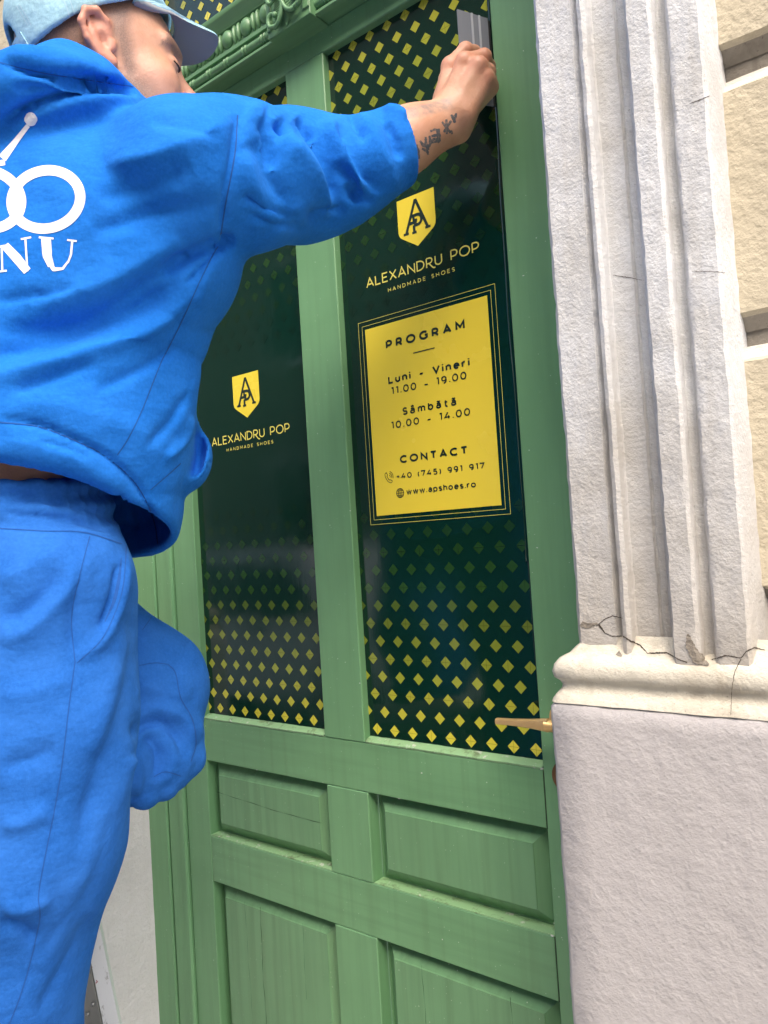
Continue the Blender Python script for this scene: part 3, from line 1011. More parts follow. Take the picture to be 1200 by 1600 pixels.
def corbel(x0, x1):
    zb = 2.2600
    c = MB().box(x0, x1, -.0625, -.01, zb, 2.42, b=.001).build('bracket', M_go, tr)
    MB().box(x0 + .0005, x0 + .012, -.0655, -.0622, zb + .012, 2.42, b=.001).build('bracket_edge', M_go, c)
    MB().box(x1 - .016, x1 - .0005, -.0655, -.0622, zb + .012, 2.42, b=.001).build('bracket_edge', M_go, c)

    def shell(cx, cz, sx, sz, mir):
        sh = MB()
        rim = []
        for i in range(40):                    # C scroll: two curled ends joined by a long back
            t = i / 39
            a = rad(-250 + 500 * t)
            k = 1.0 - .78 * max(0, abs(t - .5) - .30) / .20
            px_ = math.cos(a * .62) * sx * (k if abs(t - .5) > .3 else 1)
            ang = -1.9 + 3.8 * t
            bx = sx * math.cos(ang) if abs(ang) < 1.9 else 0
            rim.append((cx + mir * bx, -.0725 - .003 * math.cos(ang), cz + sz * math.sin(ang)))
        for e, sg in ((rim[0], -1), (rim[-1], 1)):
            pass
        up = [(cx + mir * (-.35 * sx + .42 * sx * math.cos(rad(a))), -.073, cz + .60 * sz + .34 * sz * math.sin(rad(a))) for a in range(100, 330, 25)]
        lo = [(cx + mir * (-.35 * sx + .42 * sx * math.cos(rad(a))), -.073, cz - .60 * sz + .34 * sz * math.sin(rad(a))) for a in range(260, 30, -25)]
        sh.tube(lo[::-1] + rim + up, [.0030] * 3 + [.0042] * (len(rim) + len(up) + len(lo) - 6) + [.0030] * 3, 8)
        for e in (lo[-1], up[-1]):
            sh.ellipsoid(e, (.0055, .0045, .0055), 10, 6)
        o = sh.build('shell_rim', M_go, c, smooth=60)
        fl = MB()
        for i in range(13):                    # fluted fan inside the scroll
            ang = -1.35 + 2.7 * i / 12
            e = (cx + mir * sx * .88 * math.cos(ang), -.0690, cz + sz * .88 * math.sin(ang))
            s0 = (cx + mir * (-.30 * sx), -.0650, cz + .30 * sz * math.sin(ang))
            m_ = tuple((p + q_) / 2 for p, q_ in zip(e, s0))
            fl.tube([s0, (m_[0], -.0655, m_[2]), e], [.0012, .0024, .0028], 6)
        fl.ellipsoid((cx, -.0612, cz), (sx * .95, .004, sz * .98), 18, 8)
        fl.build('shell_flute', M_go, c, smooth=60)
    w_ = x1 - x0
    shell(x0 + .030, 2.302, .022, .036, 1)
    shell(x0 + .074, 2.3135, .024, .036, -1)
    MB().add([(x0 + .050, -.064, 2.262), (x0 + .044, -.066, 2.275), (x0 + .050, -.070, 2.29), (x0 + .058, -.066, 2.272)], [(0, 1, 2, 3)]).build('leaf_tip', M_go, c)
    return c


corbel(*CORB)
# transom window over the beam
tw = MB().box(-.66, .445, .004, .009, 2.388, 2.86).build('glass_pane', M_glass, tr)
MB().box(-.658, .443, .0027, .0034, 2.390, 2.858).build('window_film', M_film, tw)
for xa, xb in ((-.655, .440),):
    diamonds(tw, xa, xb, 2.392, 2.85, [(2.452, PZ, 14, -.302, False), (2.452 - PZ, PZ, 3, -.302 + PX / 2, True)], .0020)
MB().box(-.6885, .4715, -.02, .05, 2.86, 2.949, b=.003).build('head_rail', M_gx, tr)
MB().box(-.6885, -.66, -.02, .05, 2.398, 2.8595, b=.003).build('jamb', M_gz, tr)
MB().box(.445, .4715, -.02, .05, 2.398, 2.8595, b=.003).build('jamb', M_gz, tr)

bpy.context.view_layer.update()


def bvh_of(objs, V=None, F=None):
    if V is not None:
        return BVHTree.FromPolygons(V.tolist(), F.tolist())
    V, F = [], []
    for o in objs:
        me = o.data
        v = np.empty(len(me.vertices) * 3, np.float32)
        me.vertices.foreach_get('co', v)
        mw = np.array(o.matrix_world)
        v = v.reshape(-1, 3) @ mw[:3, :3].T + mw[:3, 3]
        n = len(V)
        V += [tuple(q) for q in v]
        F += [tuple(n + i for i in p.vertices) for p in me.polygons]
    return BVHTree.FromPolygons(V, F)


def spline(pts, step):
    """Catmull-Rom through points, resampled"""
    p = [np.array(q, float) for q in pts]
    if len(p) == 2:
        k = max(2, int(np.linalg.norm(p[1] - p[0]) / step))
        return [p[0] + (p[1] - p[0]) * i / k for i in range(k + 1)]
    q = [2 * p[0] - p[1]] + p + [2 * p[-1] - p[-2]]
    out = []
    for i in range(1, len(q) - 2):
        k = max(1, int(np.linalg.norm(q[i + 1] - q[i]) / step))
        for j in range(k):
            t = j / k
            out.append(.5 * (2 * q[i] + (q[i + 1] - q[i - 1]) * t + (2 * q[i - 1] - 5 * q[i] + 4 * q[i + 1] - q[i + 2]) * t * t + (3 * q[i] - q[i - 1] - 3 * q[i + 1] + q[i + 2]) * t ** 3))
    out.append(q[-2])
    return out


def decal(mb, tree, pts, width, lift=.0008, step=3.0, smooth=True, nc=2, jit=0.0):
    """ribbon that hugs a surface: traced where the surface is seen, laid on it and lifted a hair along its normal"""
    pl = spline(pts, step) if smooth else [np.array(p, float) for p in densify(pts, step)]
    n = len(pl)
    W = width if hasattr(width, '__len__') else [width] * 2
    rows = []
    for i, p in enumerate(pl):
        t = pl[min(i + 1, n - 1)] - pl[max(i - 1, 0)]
        t = t / (np.linalg.norm(t) + 1e-9)
        nn = np.array([-t[1], t[0]])
        u = i / max(1, n - 1) * (len(W) - 1)
        k = min(int(u), len(W) - 2)
        wd = W[k] + (W[k + 1] - W[k]) * (u - k)
        if jit: wd *= 1 + jit * (rng.rand() - .5); p = p + nn * jit * (rng.rand() - .5)
        row = []
        for j in range(nc + 1):
            s = p + nn * wd * (j / nc - .5)
            d = ray(*s)
            h = tree.ray_cast(Vector(CAM), Vector(d).normalized())
            if h[0] is None: row = None; break
            nrm = h[1] if h[1].dot(Vector(d)) < 0 else -h[1]
            row.append(np.array(h[0] + nrm * lift))
        rows.append(row)
    cut = True
    for a, b in zip(rows[:-1], rows[1:]):
        if a is None or b is None or max(np.linalg.norm(x - y) for x, y in zip(a, b)) > .012:
            cut = True
            continue
        if isinstance(mb, list):
            if cut: mb.append(MB())
            tgt = mb[-1]
        else:
            tgt = mb
        cut = False
        m = len(a)
        tgt.add(a + b, [(j, j + 1, m + j + 1, m + j) for j in range(m - 1)])


# plaster cracks, their recess shade painted as dark ribbons, and chips on the surround
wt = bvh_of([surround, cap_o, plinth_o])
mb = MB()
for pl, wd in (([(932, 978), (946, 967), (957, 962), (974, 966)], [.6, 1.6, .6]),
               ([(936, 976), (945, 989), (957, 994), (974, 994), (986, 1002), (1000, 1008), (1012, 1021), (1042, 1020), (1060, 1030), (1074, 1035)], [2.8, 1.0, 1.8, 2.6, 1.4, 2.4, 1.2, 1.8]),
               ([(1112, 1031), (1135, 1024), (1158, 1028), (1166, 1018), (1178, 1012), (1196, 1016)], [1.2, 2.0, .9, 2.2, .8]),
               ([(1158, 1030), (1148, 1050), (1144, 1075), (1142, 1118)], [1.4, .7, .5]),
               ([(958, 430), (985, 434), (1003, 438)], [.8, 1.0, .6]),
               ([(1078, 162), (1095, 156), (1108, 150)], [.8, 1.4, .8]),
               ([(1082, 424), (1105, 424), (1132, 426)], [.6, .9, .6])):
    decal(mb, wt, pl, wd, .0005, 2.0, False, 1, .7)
mb.build('plaster_crack', M_crack_shade, wall, fix=False)
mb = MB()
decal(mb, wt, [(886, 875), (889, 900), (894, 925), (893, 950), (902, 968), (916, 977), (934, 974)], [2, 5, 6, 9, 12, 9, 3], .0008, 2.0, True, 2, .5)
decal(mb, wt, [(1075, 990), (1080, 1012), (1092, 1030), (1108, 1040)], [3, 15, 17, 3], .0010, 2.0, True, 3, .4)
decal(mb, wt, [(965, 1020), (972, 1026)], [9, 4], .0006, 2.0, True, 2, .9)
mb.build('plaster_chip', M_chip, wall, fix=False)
jt = bvh_of([o for o in wall.children if o.name.startswith('joint')])


# ------------------------------------------------------------------ soft forms: distance fields turned into one closed mesh
def cap_(Q, a, b, ra, rb):
    a, b = np.asarray(a, np.float32), np.asarray(b, np.float32)
    ab = b - a
    pa = Q - a
    t = np.clip((pa @ ab) / (ab @ ab + 1e-9), 0, 1)
    d = pa - t[..., None] * ab
    return np.sqrt((d * d).sum(-1)) - (ra + (rb - ra) * t)


def ell(Q, c, r, R=None):
    p = Q - np.asarray(c, np.float32)
    if R is not None: p = p @ np.asarray(R, np.float32)      # columns of R are the axes
    r = np.asarray(r, np.float32)
    k0 = np.sqrt(((p / r) ** 2).sum(-1))
    k1 = np.sqrt(((p / (r * r)) ** 2).sum(-1)) + 1e-9
    return k0 * (k0 - 1) / k1


def smin(a, b, k):
    h = np.clip(.5 + .5 * (b - a) / k, 0, 1)
    return b + (a - b) * h - k * h * (1 - h)


def smax(a, b, k): return -smin(-a, -b, k)


def chain(Q, pts, rs, k=.02, d=None):
    for i in range(len(pts) - 1):
        e = cap_(Q, pts[i], pts[i + 1], rs[i], rs[i + 1])
        d = e if d is None else smin(d, e, k)
    return d


def plane(Q, p, n):
    n = np.asarray(n, float)
    n = n / np.linalg.norm(n)
    return (Q - np.asarray(p, np.float32)) @ n.astype(np.float32)


def loft(Q, secs):
    """stack of elliptical sections (centre, right axis, front axis, half width, half depth, roundness)"""
    best = None
    for (c0, r0, f0, a0, b0), (c1, r1, f1, a1, b1) in zip(secs[:-1], secs[1:]):
        c0, c1 = np.asarray(c0, np.float32), np.asarray(c1, np.float32)
        ab = c1 - c0
        t = np.clip((Q[..., 2] - c0[2]) / ab[2], 0, 1)          # level sections
        c = c0 + t[..., None] * ab
        p = Q - c
        rr = np.asarray(r0) + t[..., None] * (np.asarray(r1) - np.asarray(r0))
        ff = np.asarray(f0) + t[..., None] * (np.asarray(f1) - np.asarray(f0))
        u = (p * rr).sum(-1)
        v = (p * ff).sum(-1)
        h = p[..., 2]
        a = a0 + t * (a1 - a0)
        b = b0 + t * (b1 - b0)
        m = np.minimum(a, b)
        rho = np.sqrt((u / a) ** 2 + (v / b) ** 2 + (h / m) ** 2) + 1e-6
        k1 = np.sqrt((u / a ** 2) ** 2 + (v / b ** 2) ** 2 + (h / m ** 2) ** 2) + 1e-6
        d = rho * (rho - 1) / k1
        best = d if best is None else np.minimum(best, d)
    return best


def mesh_field(fn, lo, hi, h, name, nb=24):
    """evaluates fn only in blocks near the surface, then naive surface nets"""
    lo = np.asarray(lo, float)
    n = np.ceil((np.asarray(hi) - lo) / h / nb).astype(int) * nb + 1
    D = np.full(n, 1.0, np.float32)
    half = nb * h * .5 * 1.7321
    bs = [(i, j, k) for i in range((n[0] - 1) // nb) for j in range((n[1] - 1) // nb) for k in range((n[2] - 1) // nb)]
    cen = np.array([[lo[q] + (b[q] + .5) * nb * h for q in range(3)] for b in bs], np.float32)
    dc = fn(cen)
    g = np.stack(np.meshgrid(*[np.arange(nb + 1)] * 3, indexing='ij'), -1).reshape(-1, 3).astype(np.float32) * h
    for b, d in zip(bs, dc):
        s = tuple(slice(q * nb, q * nb + nb + 1) for q in b)
        if abs(d) > half * 1.6 + .03:
            D[s] = min(1.0, max(-1.0, d))
    for b, d in zip(bs, dc):
        s = tuple(slice(q * nb, q * nb + nb + 1) for q in b)
        if abs(d) <= half * 1.6 + .03:
            o = (lo + np.array(b) * nb * h).astype(np.float32)
            D[s] = fn(g + o).reshape(nb + 1, nb + 1, nb + 1)
    S = D < 0
    A = S[:-1, :-1, :-1].astype(np.int8)
    cnt = sum(S[i:n[0] - 1 + i, j:n[1] - 1 + j, k:n[2] - 1 + k].astype(np.int8) for i in (0, 1) for j in (0, 1) for k in (0, 1))
    cells = np.argwhere((cnt > 0) & (cnt < 8))
    idx = np.full(n - 1, -1, np.int64)
    idx[tuple(cells.T)] = np.arange(len(cells))
    acc = np.zeros((len(cells), 3))
    num = np.zeros(len(cells))
    cor = [(i, j, k) for i in (0, 1) for j in (0, 1) for k in (0, 1)]
    val = {c: D[tuple((cells + np.array(c)).T)] for c in cor}
    for a in cor:
        for ax in range(3):
            if a[ax]: continue
            b = list(a); b[ax] = 1; b = tuple(b)
            va, vb = val[a], val[b]
            m = (va < 0) != (vb < 0)
            t = np.where(m, va / np.where(m, va - vb, 1), 0)
            p = np.array(a, float)[None].repeat(len(cells), 0)
            p[:, ax] += t
            acc[m] += p[m]
            num[m] += 1
    V = lo + (cells + acc / num[:, None]) * h
    F = []
    for ax in range(3):
        o1, o2 = [q for q in range(3) if q != ax]
        s0 = [slice(0, None)] * 3
        a = [slice(None)] * 3; b = [slice(None)] * 3
        a[ax] = slice(0, -1); b[ax] = slice(1, None)
        ch = S[tuple(a)] != S[tuple(b)]
        e = np.argwhere(ch)
        e = e[(e[:, o1] > 0) & (e[:, o2] > 0) & (e[:, o1] < n[o1] - 1) & (e[:, o2] < n[o2] - 1)]
        q = []
        for d1, d2 in ((1, 1), (0, 1), (0, 0), (1, 0)):
            c = e.copy()
            c[:, o1] -= d1; c[:, o2] -= d2
            q.append(idx[tuple(c.T)])
        q = np.stack(q, 1)
        flip = S[tuple(e.T)]
        if ax == 1: flip = ~flip
        q[~flip] = q[~flip][:, ::-1]
        F.append(q)
    F = np.concatenate(F)
    F = F[(F >= 0).all(1)]
    return V, F.astype(np.int32)


def np_mesh(name, V, F, mats, parent, root):
    me = bpy.data.meshes.new(name)
    me.vertices.add(len(V))
    off = origin(root) if root is not None else np.zeros(3)
    me.vertices.foreach_set('co', (V - off).astype(np.float32).ravel())
    me.loops.add(len(F) * 4)
    me.loops.foreach_set('vertex_index', F.ravel())
    me.polygons.add(len(F))
    me.polygons.foreach_set('loop_start', np.arange(0, len(F) * 4, 4, dtype=np.int32))
    me.polygons.foreach_set('use_smooth', np.ones(len(F), bool))
    me.update(calc_edges=True)
    me.validate()
    return link(name, me, mats, parent)


def vnormals(V, F):
    a, b, c, d = (V[F[:, i]] for i in range(4))
    fn = np.cross(c - a, d - b)
    I = F.ravel()
    R4 = np.repeat(fn, 4, axis=0)
    N = np.stack([np.bincount(I, R4[:, k], len(V)) for k in range(3)], 1)
    return N / (np.linalg.norm(N, axis=1, keepdims=True) + 1e-12)


FOLD = 1.55
env_ = lambda t: np.clip(np.minimum(t, 1 - t) / .30, 0, 1)


def folds(V, F, lines, facing=-.05):
    """presses and raises folds along traced lines; only on the side that carries them. (points, amplitude m, width px[, sharpness])"""
    for li, ln in enumerate(lines):
        pts, amp, wd = ln[:3]
        asym = ln[3] if len(ln) > 3 else 0.0
        if li % 6 == 0: N = vnormals(V, F)
        pr, dep = project(V)
        vd = CAM - V
        vd /= np.linalg.norm(vd, axis=1, keepdims=True)
        face = np.clip(((N * vd).sum(1) - facing) / .3, 0, 1)
        pl = np.array(spline(pts, 8))
        lo, hi = pl.min(0) - 4 * wd, pl.max(0) + 4 * wd
        m = np.where((pr[:, 0] > lo[0]) & (pr[:, 0] < hi[0]) & (pr[:, 1] > lo[1]) & (pr[:, 1] < hi[1]) & (face > 0))[0]
        if not len(m): continue
        q = pr[m]
        best = np.full(len(m), 1e9); sg = np.zeros(len(m)); tt = np.zeros(len(m))
        for i in range(len(pl) - 1):
            a, b = pl[i], pl[i + 1]
            ab = b - a
            t = np.clip(((q - a) @ ab) / (ab @ ab + 1e-9), 0, 1)
            dv = q - (a + t[:, None] * ab)
            dd = np.sqrt((dv ** 2).sum(1))
            s = np.sign(ab[0] * dv[:, 1] - ab[1] * dv[:, 0])
            up = dd < best
            best[up] = dd[up]; sg[up] = s[up]; tt[up] = (i + t[up]) / (len(pl) - 1)
        x = best / wd * np.where(sg > 0, 1 + asym * env_(tt), 1 / (1 + asym * env_(tt)))
        env = np.clip(np.minimum(tt, 1 - tt) / .18, 0, 1) ** .7
        g = np.exp(-np.abs(x) ** 1.45) * env * face[m]
        V[m] += N[m] * (FOLD * amp * g)[:, None]
    return V


def ripple(V, F, amp, scale, seed, mask=None):
    r = np.random.RandomState(seed)
    N = vnormals(V, F)
    d = np.zeros(len(V))
    for i in range(9):
        k = r.normal(size=3) * scale
        d += np.sin(V @ k + r.rand() * 6.28) / 3.0
    V += N * (amp * d * (1 if mask is None else mask))[:, None]
    return V


# ------------------------------------------------------------------ the man
def cloth(name, base, light, fuzz=900):
    m = mat(name, base, .92)
    t = NT(m)
    n1 = t.noise(14, 5, .6)
    c = t.mix(t.ramp(n1, [(.35, 0.0), (.68, 1.0)]), base, light)
    n2 = t.noise(260, 3, .6)
    c = t.mix(t.math('MULTIPLY', t.ramp(n2, [(.4, 0.0), (.7, 1.0)]), .30), c, tuple(q * 1.35 for q in light))
    t.col(c)
    t.b.inputs['Sheen Weight'].default_value = .12
    t.b.inputs['Sheen Roughness'].default_value = .5
    t.b.inputs['Sheen Tint'].default_value = (.15, .45, 1, 1)
    t.b.inputs['Specular IOR Level'].default_value = .06
    nb = t.bump(t.noise(22, 3, .5, t.coord((1, 1, 1.6))), .35, .012)
    nb = t.bump(t.noise(85, 4, .6), .35, .0025, nb)
    nb = t.bump(t.noise(fuzz, 3, .6), .35, .0008, nb)
    t.nor(nb)
    return m


M_hood = cloth('royal blue fleece', (.011, .138, .53), (.019, .172, .62))
M_trou = cloth('blue fleece trousers', (.016, .106, .40), (.027, .138, .48))
M_seam = mat('blue seam', (.008, .075, .30), .95)
M_print = mat('white print', (.78, .77, .78), .75)
def _print():
    t = NT(M_print)
    sp = t.noise(420, 3, .6)
    t.col(t.mix(t.ramp(sp, [(.70, 0.0), (.76, 1.0)]), (.78, .77, .78), (.25, .40, .70)))
_print()
M_capc = cloth('washed light blue cotton', (.26, .46, .56), (.40, .62, .70), 1400)
M_capd = mat('dark cap lining', (.02, .03, .045), .95)
M_bund = mat('brim underside', (.30, .31, .32), .9)
M_thread = mat('pale thread', (.42, .60, .70), .9)
M_skin = mat('skin', (.50, .27, .18), .48)
M_tat = mat('tattoo ink', (.115, .112, .12), .5)

def _tat():
    t = NT(M_tat)
    t.col(t.mix(t.ramp(t.noise(260, 4, .7), [(.50, 0.0), (.68, 1.0)]), (.105, .105, .115), (.34, .22, .17)))
_tat()


def _skin():
    t = NT(M_skin)
    a = t.t.nodes.new('ShaderNodeAttribute')
    a.attribute_name = 'tone'
    sep = t.n('ShaderNodeSeparateColor')
    t.l(a.outputs['Color'], sep.inputs[0])
    n = t.noise(28, 5, .6)
    c = t.mix(t.ramp(n, [(.35, 0.0), (.7, 1.0)]), (.53, .27, .17), (.62, .355, .235))
    c = t.mix(t.math('MULTIPLY', sep.outputs[1], .55), c, (.56, .19, .13))         # redder skin
    hair = t.noise(700, 3, .7)
    hf = t.math('MULTIPLY', sep.outputs[0], t.ramp(hair, [(.30, .55), (.60, 1.0)]))
    c = t.mix(hf, c, (.085, .062, .052))                                              # stubble and cropped hair
    c = t.mix(t.math('MULTIPLY', sep.outputs[2], t.ramp(t.noise(70, 4, .7), [(.35, .25), (.6, 1.0)])), c, (.16, .14, .14))   # faded ink
    t.col(c)
    t.b.inputs['Subsurface Weight'].default_value = .12
    t.b.inputs['Subsurface Radius'].default_value = (.6, .25, .12)
    t.b.inputs['Subsurface Scale'].default_value = .008
    nb = t.bump(t.noise(60, 4, .6), .40, .0022)
    nb = t.bump(t.noise(330, 3, .6), .55, .0008, nb)
    t.nor(nb)
    t.rgh(t.ramp(n, [(.3, .40), (.7, .55)]))


_skin()

f32 = lambda v: np.asarray(v, np.float32)
UP = np.array([0, 0, 1.0])
LAT, FWD = ROT[0], ROT[2]

# joints
PEL = P(-18, 800, .97)
SHR = P(285, 272, .90)
ELB = P(462, 279, 1.055)
CUF = P(616, 231, 1.09)
WRI = PY(702, 180, -.098)
NCK = P(70, 150, .955)
SHL = np.array([-.235, -.60, 1.80])
SKU = P(163, 104, 1.0)
rT = np.array([.93, .37, 0.0]); rT /= np.linalg.norm(rT)        # right axis of the chest
fT = np.array([-rT[1], rT[0], 0])
rP = np.array([.97, .24, 0.0]); rP /= np.linalg.norm(rP)
fP = np.array([-rP[1], rP[0], 0])

# head axes: he looks past his raised arm, chin a little up
yaw = math.atan2(.62, .785)
HF = (.935 * LAT + .355 * FWD)
HF[2] = 0
HF /= np.linalg.norm(HF)
HL = np.array([-HF[1], HF[0], 0])
pt = rad(9)
HX = HF * math.cos(pt) + UP * math.sin(pt)
HZ = -HF * math.sin(pt) + UP * math.cos(pt)
HR = np.stack([HX, HL, HZ], 1)                                   # columns: front, left, up


def hd(x, y, z): return SKU + HR @ np.array([x, y, z])


def head_field(Q):
    q = (Q - f32(SKU)) @ f32(HR)
    L = lambda *a: f32(a)
    d = ell(q, L(-.004, 0, .012), L(.100, .077, .100))
    d = smin(d, ell(q, L(.030, 0, -.060), L(.056, .059, .072)), .03)
    d = smin(d, cap_(q, L(-.005, -.058, -.075), L(.060, -.022, -.122), .016, .016), .03)
    d = smin(d, cap_(q, L(-.005, .058, -.075), L(.060, .022, -.122), .016, .016), .03)
    d = smin(d, ell(q, L(.070, 0, -.120), L(.022, .026, .018)), .02)
    for s in (-1, 1):
        d = smin(d, ell(q, L(.052, s * .042, -.046), L(.026, .022, .022)), .022)          # cheekbone
        d = smin(d, cap_(q, L(.091, s * .012, .006), L(.076, s * .046, .006), .009, .008), .014)   # brow
        d = smax(d, -ell(q, L(.101, s * .032, -.016), L(.021, .019, .013)), .012)          # socket
        d = smin(d, ell(q, L(.076, s * .031, -.017), L(.0135, .0150, .0125)), .004)        # lidded eye
        d = smin(d, ell(q, L(.050, s * .036, -.080), L(.020, .016, .03)), .03)
    d = smin(d, cap_(q, L(.081, 0, -.004), L(.106, 0, -.049), .0080, .0105), .012)
    d = smin(d, ell(q, L(.107, 0, -.053), L(.0125, .0120, .0110)), .006)
    for s in (-1, 1):
        d = smin(d, ell(q, L(.094, s * .0135, -.056), L(.0125, .0075, .0095)), .006)
        d = smax(d, -ell(q, L(.099, s * .0075, -.0655), L(.0065, .0038, .005)), .003)
    d = smin(d, ell(q, L(.074, 0, -.084), L(.014, .024, .0075)), .008)
    d = smin(d, ell(q, L(.072, 0, -.095), L(.013, .021, .0075)), .006)
    d = smax(d, -cap_(q, L(.088, -.02, -.0895), L(.088, .02, -.0895), .003, .003), .004)
    # ears
    for s in (-1, 1):
        e = lambda x, o, z: L(-.010 + .80 * x, s * (.073 + .85 * o), -.012 + .84 * z)
        rim = [e(.012, .004, -.036), e(-.004, .010, -.028), e(-.018, .017, -.008), e(-.022, .021, .014), e(-.012, .021, .030), e(.004, .016, .033), e(.016, .008, .022), e(.015, .003, .006), e(.004, .004, .001)]
        ea = ell(q, e(-.004, .007, -.002), L(.0155, .0070, .027))
        ea = smin(ea, ell(q, e(.008, .004, -.033), L(.010, .006, .010)), .006)
        ea = smax(ea, -ell(q, e(.006, s * 0 + .016, -.008), L(.0078, .0085, .0120)), .004)
        ea = smax(ea, -ell(q, e(-.004, .021, .014), L(.0080, .0070, .011)), .004)
        ea = smin(ea, chain(q, rim, [.0052, .0044, .0042, .0044, .0046, .0046, .0042, .0038, .0032], .003), .004)
        ea = smin(ea, chain(q, [e(-.010, .013, .020), e(-.008, .014, .002), e(-.002, .011, -.018)], [.0030, .0034, .0034], .003), .004)
        ea = smin(ea, cap_(q, e(.019, .003, -.006), e(.017, .004, -.014), .0045, .004), .004)
        d = smin(d, ea, .005)
    return d


def near(Q, c, r):
    """is any of these sample points possibly within r of c"""
    lo, hi = Q.min(0), Q.max(0)
    return np.linalg.norm(np.maximum(np.maximum(lo - c, c - hi), 0)) < r


def hp(x, y, off): return PY(x, y, off)


HAND = dict(
    mi=hp(704, 104, -.083), mm=hp(726, 97, -.092), mr=hp(748, 103, -.088), mp=hp(759, 122, -.078),
    ip=hp(727, 79, -.066), im=hp(741, 82, -.047), it=hp(750, 94, -.030),
    pp=hp(756, 89, -.066), pm=hp(764, 104, -.046), pt=hp(757, 116, -.030),
    rp=hp(763, 112, -.065), rm=hp(766, 124, -.046), rt=hp(760, 132, -.030),
    lp=hp(765, 138, -.057), lm=hp(763, 147, -.042), lt=hp(757, 148, -.031),
    t0=hp(694, 160, -.078), t1=hp(700, 124, -.052), t2=hp(716, 104, -.036), t3=hp(730, 92, -.027))


def arm_field(Q):
    H = HAND
    d = chain(Q, [SHR, ELB, CUF], [.052, .042, .037], .03)
    fd = CUF + (WRI - CUF) * .35
    d = smin(d, chain(Q, [ELB, CUF, fd, WRI], [.042, .0385, .0345, .0265], .03), .012)
    w1 = WRI + np.array([.004, .012, -.016])
    d = smin(d, cap_(Q, fd, w1, .029, .022), .015)
    c = (H['mm'] + WRI) * .5
    hnd = None
    for k, (mk, r0, r1, dx) in enumerate((('mi', .0165, .0125, (-.014, .0, .002)), ('mm', .017, .0125, (-.003, -.004, .0)), ('mr', .017, .0120, (.008, -.003, -.004)), ('mp', .0165, .0115, (.018, .004, -.010)))):
        a = WRI + np.array(dx) + (H[mk] - WRI) * .12
        e = cap_(Q, a, H[mk], r0, r1)
        hnd = e if hnd is None else smin(hnd, e, .0075)
    # fleshy palm on the far side, thumb root
    hnd = smin(hnd, cap_(Q, WRI + np.array([.014, .022, .012]), H['mp'] + np.array([-.004, .018, -.004]), .018, .013), .016)
    hnd = smin(hnd, cap_(Q, WRI + np.array([.004, .024, .02]), H['mm'] + np.array([0, .03, -.006]), .016, .013), .018)
    d = smin(d, hnd, .014)
    for a, b, c_, e, r in (('mi', 'ip', 'im', 'it', .0112), ('mm', 'pp', 'pm', 'pt', .0108), ('mr', 'rp', 'rm', 'rt', .0104), ('mp', 'lp', 'lm', 'lt', .0092)):
        fg = chain(Q, [H[a], H[b], H[c_], H[e]], [r * 1.12, r * .94, r * .90, r * .78], .003)
        fg = smin(fg, ell(Q, H[b], (r * 1.08,) * 3), .003)
        fg = smin(fg, ell(Q, H[a], (r * 1.22,) * 3), .004)
        d = smin(d, fg, .0040)
    th = chain(Q, [H['t0'], H['t1'], H['t2'], H['t3']], [.0175, .0135, .0115, .0095], .006)
    return smin(d, th, .012)


HIPR = P(70, 905, .90)
KNER = P(-4, 1500, .87)
ANKR = np.array([-.13, -.585, .46])
HIPL = P(-75, 900, 1.06)
KNEL = P(238, 1066, 1.17)
CALL = P(150, 1170, 1.09)
ANKL = P(45, 1215, 1.04)


def body_field(Q):
    d = np.full(len(Q), .5, np.float32)
    if near(Q, PEL + UP * .2, .5): d = loft(Q, [(PEL + UP * -.06, rP, fP, .136, .095), (PEL + UP * .09, rP, fP, .143, .100), (NCK * .45 + PEL * .55 + fT * .05, rT, fT, .135, .09), (NCK + UP * -.17 + fT * .05, rT, fT, .155, .09)])
    d = smin(d, cap_(Q, SHR, SHL, .06, .06), .06)
    d = smin(d, cap_(Q, NCK + UP * -.06 + fT * .02, hd(-.022, 0, -.055), .066, .058), .04)
    if Q[:, 2].min() < 1.4:
      d = smin(d, chain(Q, [HIPR, KNER, ANKR], [.068, .055, .040], .03), .03)
      d = smin(d, chain(Q, [HIPL, KNEL], [.085, .055], .03), .03)
      d = smin(d, chain(Q, [KNEL, CALL, ANKL], [.050, .050, .038], .03), .015)
      d = smin(d, cap_(Q, ANKR, ANKR + UP * -.03 + fP * .13, .034, .026), .02)
      d = smin(d, cap_(Q, ANKL, ANKL + UP * -.04 + fP * .10, .034, .026), .02)
    d = smin(d, chain(Q, [SHL, np.array([-.35, -.66, 1.56]), np.array([-.36, -.60, 1.34]), np.array([-.355, -.565, 1.25])], [.055, .044, .03, .026], .03), .03)
    if near(Q, (SHR + WRI) / 2, .34): d = smin(d, arm_field(Q), .03)
    if near(Q, SKU + UP * -.03, .24): d = smin(d, head_field(Q), .015)
    return d


V, F = mesh_field(body_field, (-.55, -.80, .40), (.36, .0, 2.16), .0030, 'person')
q = (V - SKU) @ HR
tone = np.zeros((len(V), 4)); tone[:, 3] = 1
sm = lambda a, b, x: np.clip((x - a) / (b - a), 0, 1)
headm = (np.linalg.norm(q, axis=1) < .19) * 1.0
jaw = np.abs(q[:, 1])
